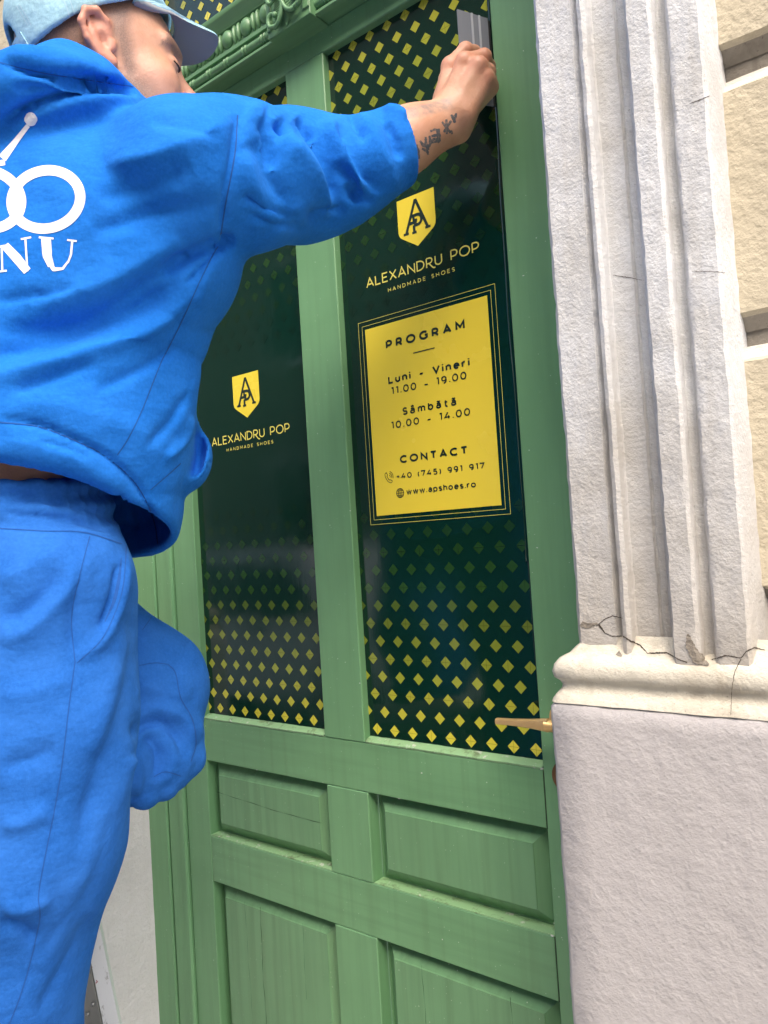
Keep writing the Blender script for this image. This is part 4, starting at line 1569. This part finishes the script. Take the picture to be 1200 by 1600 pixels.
# beard shadow: jaw, sideburn, chin and upper lip; cropped hair above and behind the ear
bz = sm(-.036, -.060, q[:, 2] + .20 * np.clip(q[:, 0] - .02, -1, .05)) * sm(.050, .018, q[:, 0] - .35 * (-.05 - q[:, 2])) * sm(-.020, .006, q[:, 0])
side = sm(.036, .022, q[:, 0]) * sm(.010, .016, q[:, 0]) * sm(-.075, -.05, q[:, 2])
hair = sm(-.022, .000, q[:, 2] + .25 * q[:, 0]) * sm(.034, .020, q[:, 0] - .4 * np.clip(q[:, 2], 0, .06)) + sm(-.018, -.034, q[:, 0]) * sm(-.075, -.045, q[:, 2])
ear = sm(.0755, .079, jaw) * (np.abs(q[:, 0] + .012) < .033) * (np.abs(q[:, 2] + .012) < .05)
chin = sm(-.070, -.08, q[:, 2]) * sm(.05, .07, q[:, 0]) * .8
tone[:, 0] = np.clip(np.maximum.reduce([bz * .92, side * .72, np.clip(hair, 0, 1) * .72, chin]), 0, 1) * headm * (1 - ear)
brow = sm(.011, .006, np.abs(q[:, 2] - .006 + .10 * (jaw - .03))) * (q[:, 0] > .062) * (jaw > .012) * (jaw < .055)
tone[:, 0] = np.maximum(tone[:, 0], brow * .7 * headm)
nose = sm(.085, .11, q[:, 0]) * sm(-.02, -.04, q[:, 2])
tone[:, 1] = headm * np.clip(ear * .9 + nose * .8 + sm(-.03, -.05, q[:, 2]) * .15, 0, 1)
dh = np.min([np.linalg.norm(V - HAND[k], axis=1) for k in ('mi', 'mm', 'mr', 'mp', 'ip', 'pp', 'rp', 'lp')], axis=0)
tone[:, 1] = np.maximum(tone[:, 1], sm(.030, .010, dh) * .55)
ax = (WRI - CUF) / np.linalg.norm(WRI - CUF)
al = (V - CUF) @ ax
prj, _ = project(V)
tl = sm(9, 3, np.abs(prj[:, 1] - (176 - (prj[:, 0] - 640) * .22)) - 3) * (prj[:, 0] > 628) * sm(712, 704, prj[:, 0]) * (al > -.02)
tone[:, 2] = tl * .75
body = np_mesh('person', V, F, M_skin, None, None)
at = body.data.attributes.new('tone', 'FLOAT_COLOR', 'POINT')
at.data.foreach_set('color', tone.astype(np.float32).ravel())
tag(body, 'person in blue hoodie, blue sweatpants and pale blue cap smoothing film on the door glass', 'person')
man = body

M_lash = mat('dark eyelash', (.03, .02, .016), .8)
for s_ in (-1, 1):
    MB().tube([hd(.0895, s_ * .021, -.020), hd(.0900, s_ * .029, -.0215), hd(.0870, s_ * .038, -.0215), hd(.0815, s_ * .045, -.019)], [.0008, .0014, .0014, .0007], 6).build('eyelash', M_lash, man)
bt = bvh_of(None, V, F)
mb = MB()
for cx, cy, sc_, kind in ((663, 222, 1.0, 0), (678, 213, 1.0, 1), (698, 198, .95, 2), (709, 184, .8, 3)):
    Lf = {0: [[(-13, 4), (-10, 14), (-8, 26)], [(-7, -2), (0, 6), (6, 4)], [(2, -8), (3, 6), (7, 12)], [(8, -10), (9, 2), (5, 10)], [(-4, 10), (4, 14), (6, 20)]],
          1: [[(-6, -8), (4, -10), (6, 6), (-4, 10)], [(-4, 0), (5, -2)], [(7, -12), (9, 8)], [(-5, 8), (2, 4), (8, 10)]],
          2: [[(-8, -8), (6, 10)], [(7, -10), (-5, 9)], [(-1, -12), (0, 12)], [(6, 6), (9, 12)]],
          3: [[(-5, -6), (0, 4), (5, -9)], [(0, 4), (2, 10)], [(-4, -2), (6, -2)]]}[kind]
    for l in Lf:
        decal(mb, bt, [(cx + a * sc_, cy + b * sc_) for a, b in l], [3.2, 4.8, 3.0], .0003, 2.0, True, 2, .4)
mb.build('tattoo', M_tat, man, fix=False)


# ---- hoodie
def hood_field(Q):
    hem = PEL + UP * .045 + fP * .045 + rP * .004
    mid = PEL + UP * .18 + fT * .045 + rT * .006
    che = NCK + UP * -.19 + fT * .045 + rT * .010
    top = NCK + UP * -.115 + fT * .045 + rT * .01
    d = loft(Q, [(hem + UP * -.14 + fP * -.02, rP, fP, .172, .140), (hem + UP * -.03, rP, fP, .222, .188), (hem + UP * .04, rP, fP, .240, .205), (mid, rT, fT, .252, .205), (che, rT, fT, .214, .158), (top, rT, fT, .165, .105)])
    d = smin(d, cap_(Q, SHR + UP * -.012, NCK + fT * .03 + UP * -.076, .064, .050), .04)
    d = smin(d, cap_(Q, SHL, NCK + fT * .03 + UP * -.072, .070, .052), .05)
    d = smin(d, chain(Q, [SHL, np.array([-.35, -.66, 1.56]), np.array([-.36, -.605, 1.37])], [.10, .085, .060], .03), .04)
    e1 = SHR + (ELB - SHR) * .45 + UP * -.004
    e2 = ELB + (CUF - ELB) * .45 + UP * -.012
    sl_ = chain(Q, [SHR, e1, ELB, e2, CUF + (CUF - ELB) * .03], [.084, .085, .080, .066, .0540], .03)
    d = smin(d, sl_, .018)
    # hem opening: open tube cut slanting, hollow inside
    cutn = UP * -1.0 + fP * -.38 + rP * -.03
    ctp = PEL + UP * .010
    d = smax(d, plane(Q, ctp, cutn), .010)
    inner = loft(Q, [(hem + UP * -.14 + fP * -.02, rP, fP, .160, .128), (hem + UP * -.03, rP, fP, .210, .176), (hem + UP * .04, rP, fP, .218, .184)])
    d = smax(d, -np.maximum(inner, plane(Q, hem + UP * .06, UP)), .004)
    # sleeve mouth
    ax_ = (WRI - ELB) / np.linalg.norm(WRI - ELB)
    sx = (CUF - ELB) / np.linalg.norm(CUF - ELB)
    near = cap_(Q, CUF, CUF + ax_ * .2, .10, .10)
    d = np.where(near < 0.0, smax(d, plane(Q, CUF + sx * .012, sx), .008), d)
    mouth = cap_(Q, CUF - sx * .02, CUF + sx * .1, .0425, .0425)
    d = smax(d, -mouth, .005)
    # hood bunched round the neck
    hb = NCK + fT * -.03
    h = ell(Q, P(50, 172, .90), (.115, .075, .050), np.stack([LAT * .97 + UP * -.10, FWD, UP], 1))
    d = smin(d, h, .02)
    roll = [P(245, 190, .985), P(184, 164, .925), P(142, 134, .90), P(100, 112, .895), P(50, 134, .90), P(-40, 150, .95)]
    d = smin(d, chain(Q, roll, [.016, .026, .029, .030, .030, .032], .02), .018)
    neck = cap_(Q, NCK + UP * -.03 + fT * .03, hd(-.012, 0, -.03) + UP * .04, .066, .090)
    d = smax(d, -neck, .012)
    # pouch pocket standing off the belly
    pk = ell(Q, P(284, 711, 1.025), (.036, .062, .052), np.stack([LAT, FWD, UP], 1))
    pc = ell(Q, P(292, 693, .990), (.020, .070, .045), np.stack([LAT, FWD, UP], 1))
    d = smin(d, smax(pk, -pc, .006), .010)
    return d


V, F = mesh_field(hood_field, (-.56, -.90, 1.28), (.32, -.02, 2.06), .0042, 'hoodie')
V = ripple(V, F, .0022, 26, 3)
HF_ = [
    ([(0, 520), (137, 500), (240, 438), (335, 380)], -.007, 20), ([(-20, 560), (103, 532), (213, 490), (285, 438)], -.010, 17, .5),
    ([(-20, 592), (103, 560), (225, 515), (300, 455)], .008, 18), ([(60, 470), (170, 440), (280, 372)], .005, 22),
    ([(353, 318), (240, 334), (143, 362)], -.006, 16), ([(365, 190), (267, 236), (167, 262)], .007, 22), ([(300, 262), (220, 292), (150, 310)], -.005, 24),
    ([(352, 372), (300, 402), (250, 430)], -.007, 12), ([(346, 376), (356, 378), (368, 380)], -.010, 9),
    ([(0, 640), (90, 632), (200, 668), (260, 700)], .004, 30), ([(330, 520), (300, 600), (270, 680)], .004, 26),
    ([(0, 97), (60, 110), (120, 120), (212, 134)], -.010, 7), ([(0, 78), (80, 82), (150, 110)], .004, 16),
    ([(-10, 198), (50, 172), (110, 150), (180, 136), (230, 142)], -.012, 9, .8), ([(20, 140), (90, 132), (160, 128)], -.005, 12),
    ([(372, 178), (366, 240), (352, 310), (344, 372)], -.0045, 7),
    ([(362, 376), (330, 388), (290, 400), (262, 412)], -.005, 6), ([(350, 384), (318, 412), (292, 446)], -.005, 6, .5), ([(340, 392), (318, 440), (306, 480)], .003, 12),
    ([(-10, 470), (60, 462), (120, 446)], -.004, 8, .5), ([(20, 612), (90, 590), (150, 566)], -.0045, 8, .5), ([(150, 610), (220, 580), (280, 540)], -.004, 8, .5),
    ([(230, 700), (270, 660), (298, 610)], -.004, 8, .5), ([(255, 720), (286, 690), (302, 650)], .004, 7), ([(40, 210), (110, 196), (180, 186)], -.003, 12), ([(230, 190), (290, 196), (350, 214)], -.0035, 10, .5),
    ([(60, 690), (100, 700), (140, 716)], -.0025, 7), ([(180, 760), (200, 790), (214, 830)], -.003, 6),
    ([(378, 300), (420, 330), (470, 345)], -.005, 8, .5), ([(384, 330), (430, 352), (480, 356)], -.004, 7, .5), ([(405, 186), (420, 225), (428, 262)], -.005, 8, .5), ([(466, 180), (478, 200), (486, 216)], -.005, 6), ([(546, 176), (556, 196), (572, 222)], -.005, 7, .5),
    ([(604, 190), (616, 220), (622, 250)], -.0035, 6), ([(540, 290), (560, 310), (588, 316)], -.0045, 7),
    # sleeve
    ([(435, 186), (441, 196), (452, 206)], -.011, 9), ([(386, 172), (410, 184)], .006, 16), ([(462, 188), (492, 230), (508, 268), (524, 322)], -.013, 10, .4),
    ([(442, 212), (480, 258), (505, 312), (508, 345)], .009, 14), ([(400, 215), (420, 270), (455, 330)], -.007, 17), ([(380, 235), (400, 300), (430, 352)], .005, 18),
    ([(506, 186), (530, 222), (552, 262), (566, 300)], .008, 14), ([(528, 186), (548, 222), (572, 268), (592, 304)], -.007, 10), ([(524, 255), (543, 278), (557, 302), (560, 318)], -.008, 9),
    ([(560, 172), (585, 215), (606, 262), (618, 305)], .005, 14), ([(585, 168), (610, 205), (626, 250)], -.004, 9), ([(480, 340), (510, 334), (540, 322)], -.006, 10),
    ([(600, 170), (622, 172), (638, 182)], .004, 8),
    # hem rib
    ([(0, 655), (60, 664), (120, 688), (170, 716), (215, 760), (240, 815), (246, 850)], -.0055, 5), ([(0, 690), (70, 700), (140, 730), (190, 770), (215, 820)], .004, 20),
]
V = folds(V, F, HF_)
hoodie = np_mesh('hoodie', V, F, M_hood, man, man)
ht = bvh_of(None, V, F)
SE = [([(371, 180), (367, 240), (354, 310), (344, 370)], 2.2), ([(340, 385), (312, 440), (282, 505), (250, 570), (222, 640), (200, 685), (183, 711)], 1.6),
      ([(0, 660), (60, 667), (120, 690), (170, 717), (215, 760), (240, 812), (247, 850)], 1.8), ([(235, 765), (262, 742), (282, 724)], 1.4),
      ([(0, 98), (60, 112), (120, 122), (212, 136)], 1.3)]
for pl, wd in SE:
    decal(runs := [], ht, pl, wd, .0006, 3, True, 1)
    for mb in runs:
        if len(mb.f) > 6: mb.build('seam', M_seam, hoodie, fix=False)
# print across the back
mb = MB()
E2 = lambda cx, cy, a, b, rot, a0=0, a1=360, n=44: [(cx + a * math.cos(rad(t)) * math.cos(rad(rot)) - b * math.sin(rad(t)) * math.sin(rad(rot)),
                                                     cy + a * math.cos(rad(t)) * math.sin(rad(rot)) + b * math.sin(rad(t)) * math.cos(rad(rot))) for t in np.linspace(a0, a1, n)]
for pl, wd in ((E2(72, 312, 54, 45, -14), 16), (E2(-20, 312, 54, 45, 14), 16),
               ([(44, 196), (26, 220), (4, 248)], [7, 9, 14]), ([(-4, 256), (8, 254)], 9)):
    decal(mb, ht, pl, wd, .0005, 3, True, 4)
decal(mb, ht, [(38.5, 187), (58.5, 186)], [4, 17, 21, 21, 17, 4], .0006, 2, True, 5)
for pl, wd in (([(8, 384), (25, 402), (43, 424)], [13, 15, 13]), ([(3, 386), (4, 424)], 3), ([(40, 374), (43, 424)], 3), ([(33, 374), (49, 371)], 3), ([(-4, 425), (11, 423)], 3), ([(-2, 386), (10, 384)], 3),
               ([(72, 372), (74, 400), (80, 416)], [15, 15, 10]), ([(74, 404), (84, 421), (98, 420), (107, 408)], [8, 7, 4, 3]), ([(113, 377), (111, 398), (106, 411)], [3.5, 3.5, 3]),
               ([(61, 371), (84, 373)], 3), ([(105, 375), (120, 377)], 3)):
    decal(mb, ht, pl, wd, .0005, 2, False, 3)
mb.build('back_print', M_print, hoodie, fix=False)


# ---- trousers
def trouser_field(Q):
    wa = PEL + UP * .012
    d = loft(Q, [(wa + UP * .03, rP, fP, .163, .122), (wa + UP * -.02, rP, fP, .166, .125), (wa + UP * -.06, rP, fP, .166, .132), (PEL + UP * -.17, rP, fP, .168, .142)])
    r_ = chain(Q, [HIPR + UP * -.02, P(50, 1140, .885), P(36, 1310, .875), KNER, KNER + (ANKR - KNER) * .75, ANKR + UP * -.01], [.103, .110, .107, .091, .080, .052], .04)
    d = smin(d, r_, .04)
    l_ = chain(Q, [HIPL, KNEL + UP * -.003], [.125, .086], .03)
    d = smin(d, l_, .03)
    d = smin(d, chain(Q, [KNEL + UP * -.01, P(222, 1160, 1.14), CALL, ANKL], [.082, .082, .080, .055], .02), .012)
    for pts_, r0 in (([P(212, 1138, 1.105), P(250, 1124, 1.112), P(290, 1140, 1.135)], .034), ([P(262, 1158, 1.125), P(268, 1190, 1.115), P(256, 1226, 1.100)], .030),
                     ([P(214, 1168, 1.095), P(232, 1200, 1.090), P(226, 1240, 1.080)], .030), ([P(296, 1150, 1.150), P(292, 1185, 1.140), P(276, 1212, 1.120)], .026)):
        d = smin(d, chain(Q, pts_, [r0 * .8, r0, r0 * .7], .01), .0065)
    return smax(d, plane(Q, wa + UP * .022, UP + fP * -.05 + rP * .06), .006)


V, F = mesh_field(trouser_field, (-.46, -.84, .42), (.18, -.12, 1.50), .0042, 'trousers')
V = ripple(V, F, .0022, 24, 8)
# elastic waistband: gathered, with two channels
wz = (V - (PEL + UP * .034)) @ (UP + fP * -.05 + rP * .06)
ang = np.arctan2((V - PEL) @ fP, (V - PEL) @ rP)
N_ = vnormals(V, F)
band = sm(-.062, -.050, wz) * sm(.006, .0, wz)
V += N_ * (band * (.0018 * np.sin(ang * 46 + 3 * np.sin(ang * 7)) * sm(-.055, -.03, wz) + .003 * np.cos(wz / .030 * 6.283)))[:, None]
TF = [
    ([(0, 800), (60, 806), (120, 814), (186, 832)], -.005, 5), ([(0, 772), (60, 780), (120, 792), (186, 812)], -.004, 5),
    ([(196, 862), (194, 905), (184, 950), (160, 998), (122, 1034)], .0065, 11), ([(186, 880), (183, 915), (172, 952), (158, 985)], -.009, 6), ([(140, 850), (120, 910), (112, 980), (116, 1030)], -.004, 8),
    ([(0, 1005), (56, 975), (112, 911), (140, 850)], .007, 17), ([(0, 972), (50, 945), (100, 890)], -.007, 15), ([(0, 912), (60, 880), (110, 848)], .005, 16),
    ([(0, 1090), (60, 1080), (112, 1060)], .004, 18), ([(0, 1200), (40, 1190), (90, 1170)], -.005, 16), ([(0, 1290), (40, 1285), (80, 1262)], .005, 14), ([(0, 1440), (30, 1446), (58, 1470)], -.008, 12), ([(0, 1415), (40, 1418), (80, 1400)], .007, 13),
    ([(212, 960), (190, 1090), (150, 1220), (120, 1330)], -.006, 16), ([(196, 980), (172, 1090), (140, 1180)], .006, 18), ([(205, 1150), (170, 1290), (110, 1420), (60, 1520)], .006, 20), ([(150, 1430), (110, 1500), (60, 1590)], -.007, 14), ([(190, 1250), (140, 1390), (60, 1500)], -.005, 14),
    # raised knee
    ([(206, 1152), (224, 1136), (250, 1132), (274, 1148), (286, 1186)], -.010, 8, .7), ([(214, 1120), (250, 1108), (290, 1126), (306, 1162)], .007, 11),
    ([(226, 1146), (246, 1176), (244, 1222)], -.010, 9, .5), ([(262, 1150), (272, 1180), (256, 1226)], .005, 12), ([(206, 1180), (216, 1210), (212, 1244)], .007, 9), 
    ([(214, 1000), (250, 990), (290, 1010)], .003, 20), ([(215, 1045), (250, 1032), (290, 1050)], -.003, 18),
    ([(216, 1070), (250, 1080), (300, 1090)], .004, 16),
]
FOLD = 1.15
V = folds(V, F, TF)
trousers = np_mesh('trousers', V, F, M_trou, man, man)
tt_ = bvh_of(None, V, F)
for pl, wd in (([(140, 838), (124, 900), (112, 962), (117, 1034)], 1.8), ([(117, 1034), (108, 1100), (96, 1200), (84, 1270), (68, 1350), (60, 1400), (62, 1436), (48, 1500), (30, 1560), (6, 1620)], 1.8),
               ([(197, 850), (193, 910), (182, 952), (158, 1000), (120, 1036)], 1.6), ([(0, 826), (70, 830), (130, 832), (190, 850)], 1.4),
               ([(262, 1038), (274, 1052), (282, 1090), (300, 1124), (306, 1160), (298, 1190)], 1.6), ([(217, 1040), (240, 1036), (262, 1038)], 1.2), ([(222, 985), (240, 960)], 1.2), ([(240, 1214), (258, 1206), (282, 1212)], 1.6)):
    decal(runs := [], tt_, pl, wd, .0006, 3, True, 1)
    for mb in runs:
        if len(mb.f) > 6: mb.build('seam', M_seam, trousers, fix=False)
mb = MB()
decal(mb, tt_, [(189, 872), (186, 905), (178, 940), (164, 972)], [1.5, 5, 5, 1.5], .0006, 3, True, 2)
mb.build('pocket_slit', M_seam, trousers, fix=False)

# shoes
M_shoe = mat('grey shoe', (.10, .10, .11), .7)
for a, s in ((ANKR, .0), (ANKL, .0)):
    def shoe_f(Q, a=a):
        d = cap_(Q, a + UP * -.055, a + UP * -.062 + fP * .15, .040, .034)
        d = smin(d, cap_(Q, a + UP * -.01, a + UP * -.05 + fP * .02, .046, .040), .03)
        return smax(d, plane(Q, a + UP * -.085, -UP), .004)
    V, F = mesh_field(shoe_f, a - np.array([.12, .10, .12]), a + np.array([.12, .22, .08]), .005, 'shoe')
    np_mesh('shoe', V, F, M_shoe, man, man)

# ---- cap
tilt = rad(19)
CR = HR @ np.array([[math.cos(tilt), 0, -math.sin(tilt)], [0, 1, 0], [math.sin(tilt), 0, math.cos(tilt)]])
CO = hd(-.004, 0, .026)


def cp(x, y, z): return CO + CR @ np.array([x, y, z])


def crown_field(Q):
    q = (Q - f32(CO)) @ f32(CR)
    L = lambda *a: f32(a)
    d = ell(q, L(0, 0, .0), L(.108, .088, .104))
    d = smin(d, ell(q, L(.01, 0, .05), L(.085, .074, .060)), .04)
    inn = ell(q, L(0, 0, -.0), L(.1025, .0825, .098))
    d = smax(d, -inn, .002)
    d = smax(d, -(q[..., 2] + .004), .003)
    hole = ell(q, L(-.112, 0, .018), L(.05, .040, .034))
    return smax(d, -hole, .003)


lo = CO - np.array([.16, .16, .16]); hi = CO + np.array([.16, .16, .16])
V, F = mesh_field(crown_field, lo, hi, .0028, 'cap')
V = ripple(V, F, .0011, 60, 5)
capo = np_mesh('cap', V, F, M_capc, man, man)
# brim: an arched sheet with thickness
top, bot = [], []
nu, nv = 40, 14
for i in range(nu + 1):
    u = -1 + 2 * i / nu
    ph = u * rad(64)
    bx, by = .106 * math.cos(ph), .0865 * math.sin(ph)
    ex = .049 * max(0.0, 1 - abs(u) ** 2.6) ** .75
    rt, rb = [], []
    for j in range(nv + 1):
        v = j / nv
        x = bx + ex * v
        y = by * (1 - .22 * v)
        z = -.002 - .70 * max(0, x - .092) - 13.5 * (y * y) * (.03 + .97 * min(1, v * ex / .052)) + .004 * v
        rt.append(cp(x, y, z)); rb.append(cp(x, y, z - .0032))
    top.append(rt); bot.append(rb)
W_ = nv + 1
def sheet(rows, flip):
    V_ = [p for r in rows for p in r]
    F_ = []
    for i in range(nu):
        for j in range(nv):
            f = (i * W_ + j, i * W_ + j + 1, (i + 1) * W_ + j + 1, (i + 1) * W_ + j)
            F_.append(f[::-1] if flip else f)
    return V_, F_
mb = MB()
a, b = sheet(top, False), sheet(bot, True)
mb.add(a[0], a[1], 0)
mb.add(b[0], b[1], 1)
n0 = 0; n1 = len(a[0])
edge = [i * W_ + nv for i in range(nu + 1)]
mb.f += [(edge[i], edge[i + 1], n1 + edge[i + 1], n1 + edge[i]) for i in range(nu)]
mb.mi += [0] * nu
brim = mb.build('brim', [M_capc, M_bund], capo, smooth=40)
mb = MB()
for k in range(1, 7):
    v = k / 7.0
    row = []
    for i in range(2, nu - 1):
        p0, p1 = np.array(top[i][int(v * nv)]), np.array(top[i][min(nv, int(v * nv) + 1)])
        row.append(p0 + (p1 - p0) * (v * nv - int(v * nv)) + CR[:, 2] * .0004)
    mb.tube(row, .00055, 4)
mb.build('stitching', M_thread, capo)
ct = bvh_of([capo])
mb = MB()
for pl in ([(84, 52), (110, 43), (140, 32), (200, 9)], [(112, 40), (104, 10), (96, -6)], [(120, 38), (113, 10), (106, -6)], [(26, 9), (38, 30), (44, 40)], [(30, 6), (43, 28), (49, 40)]):
    decal(runs := [], ct, pl, 1.1, .0004, 3, True, 1)
    for mb in runs:
        if len(mb.f) > 6: mb.build('stitching', M_thread, capo, fix=False)
# strap across the opening at the back
mb = MB()
st = [cp(-.1075 * math.cos(rad(a)), .0875 * math.sin(rad(a)), .006) for a in np.linspace(-34, 34, 16)]
V_ = []
for p in st:
    V_ += [p + CR[:, 2] * .010, p - CR[:, 2] * .012]
mb.add(V_, [(2 * i, 2 * i + 1, 2 * i + 3, 2 * i + 2) for i in range(15)])
so = mb.build('strap', M_capc, capo)
so.data.materials[0] = M_capc
sol = so.modifiers.new('thick', 'SOLIDIFY'); sol.thickness = .0025

# ------------------------------------------------------------------ squeegee in his hand
sq = empty('squeegee', (.300, -.03, 2.0), 'grey plastic film squeegee with two ridges held against the glass', 'squeegee')
M_sq = mat('grey plastic', (.20, .215, .25), .38)
M_sqr = mat('pale plastic ridge', (.42, .44, .48), .35)
M_sqd = mat('black squeegee edge', (.012, .012, .014), .5)
A_ = np.array([.2840, -.050]); B_ = np.array([.3125, -.0035])
dv = (B_ - A_); ln = np.linalg.norm(dv); dv /= ln
nv_ = np.array([dv[1], -dv[0]])
def slab(mb, s0, s1, n0_, n1_, z0, z1, tilt_=.0):
    V_ = []
    for z in (z0, z1):
        for s, n in ((s0, n0_), (s1, n0_), (s1, n1_), (s0, n1_)):
            p = A_ + dv * s + nv_ * n
            V_.append((p[0], p[1], z - .10 * (s) * (1 if z == z1 else 0)))
    mb.add(V_, [(0, 1, 2, 3), (7, 6, 5, 4), (0, 4, 5, 1), (1, 5, 6, 2), (2, 6, 7, 3), (3, 7, 4, 0)])
slab(mb := MB(), 0, ln * .93, -.0012, .0012, 1.992, 2.1335); mb.build('blade', M_sq, sq)
slab(mb := MB(), ln * .931, ln, -.0008, .0008, 1.992, 2.131); mb.build('blade_edge', M_sqd, sq)
for s in (.40, .63):
    slab(mb := MB(), ln * s, ln * s + .0028, .0012, .0030, 1.9925, 2.1330); mb.build('ridge', M_sqr, sq)

# ------------------------------------------------------------------ stepladder under him
lad = empty('stepladder', (-.25, -.45, 0), 'white painted aluminium stepladder standing behind the blue trouser leg by the wall', 'stepladder')
M_lw = mat('white painted aluminium', (.70, .72, .73), .4)
def _lw():
    t = NT(M_lw)
    c = t.mix(t.ramp(t.noise(55, 3, .6), [(.69, 0.0), (.72, 1.0)]), (.72, .74, .75), (.35, .03, .05))
    t.col(t.mix(t.ramp(t.noise(90, 4, .7, t.coord((1, 1, .4), (3, 3, 3))), [(.62, 0.0), (.70, 1.0)]), c, (.42, .43, .42)))
_lw()
M_lg = mat('dull aluminium', (.28, .28, .26), .45, Metallic=.6)
M_riv = mat('steel rivet', (.35, .35, .35), .35, Metallic=.9)
pA, pB = P(144, 1440, 1.32), P(176, 1600, 1.29)
dn = (pB - pA) / (pB - pA)[2]                      # run per metre of height
def at_z(z): return pA + dn * (z - pA[2])
uu = np.array([.74, -.67, 0.0])                     # from the right stile towards the left one
vv = np.array([.67, .74, 0.0])
def beam(mb, p, q, e1, e2, w1, w2):
    V_ = []
    for c in (p, q):
        for s1, s2 in ((-1, -1), (1, -1), (1, 1), (-1, 1)):
            V_.append(c + e1 * w1 * s1 * .5 + e2 * w2 * s2 * .5)
    mb.add(V_, [(0, 1, 2, 3), (7, 6, 5, 4), (0, 4, 5, 1), (1, 5, 6, 2), (2, 6, 7, 3), (3, 7, 4, 0)])
WD = .34
TOPZ_ = .90
cl, cf = LAT / np.linalg.norm(LAT), FWD / np.linalg.norm(FWD)
for k in (0, 1):
    o = uu * WD * k
    mb = MB()
    beam(mb, at_z(0) + o, at_z(TOPZ_) + o, cl, cf, .027, .010)
    s_ = mb.build('stile', M_lw, lad)
    mb = MB()
    beam(mb, at_z(0) + o - cl * .0225 + cf * .006, at_z(TOPZ_) + o - cl * .0225 + cf * .006, cl, cf, .016, .030)
    mb.build('stile_channel', M_lg, lad)
vd_ = np.array([-dn[0], -dn[1], 0]) / np.linalg.norm(dn[:2])
for z in (.28, .54, .80):
    for s_ in (1,):
        p, q_ = at_z(z), at_z(z) + uu * WD
        mb = MB()
        beam(mb, p - cl * .03, q_, UP, vv, .022, .085)
        mb.build('step', M_lg, lad)
    mb = MB()
    c = at_z(z - .012)
    c2 = at_z(z + .115)
    V_ = [c2 - cl * .040 - cf * .01, c2 - cl * .015 - cf * .01, c - cl * .015 - UP * .05 - cf * .01, c - cl * .040 - UP * .05 - cf * .01]
    V2 = [v_ + cf * .003 for v_ in V_]
    mb.add(V_ + V2, [(0, 1, 2, 3), (7, 6, 5, 4), (0, 4, 5, 1), (1, 5, 6, 2), (2, 6, 7, 3), (3, 7, 4, 0)])
    br = mb.build('step_bracket', M_lg, lad)
    for a_, b_ in ((-.033, .095), (-.021, .06), (-.033, .045), (-.021, .015)):
        cc = at_z(z + b_) + cl * a_ - cf * .0115
        MB().ellipsoid(cc, (.0034, .0034, .0034), 10, 6).build('rivet', M_riv, br, smooth=True)
# rear frame and platform
for k in (0, 1):
    o = uu * WD * k
    mb = MB()
    t_ = at_z(TOPZ_) + o
    beam(mb, t_ - vv * .05, np.array([t_[0] - vv[0] * .36, t_[1] - vv[1] * .36, 0]), cl, cf, .024, .035)
    mb.build('rear_leg', M_lw, lad)
tp_ = at_z(TOPZ_) + uu * WD * .5 - vv * .05
mb = MB()
beam(mb, tp_ - uu * (WD * .5 + .02), tp_ + uu * (WD * .5 + .02), vv, UP, .22, .03)
mb.build('platform', M_lg, lad)
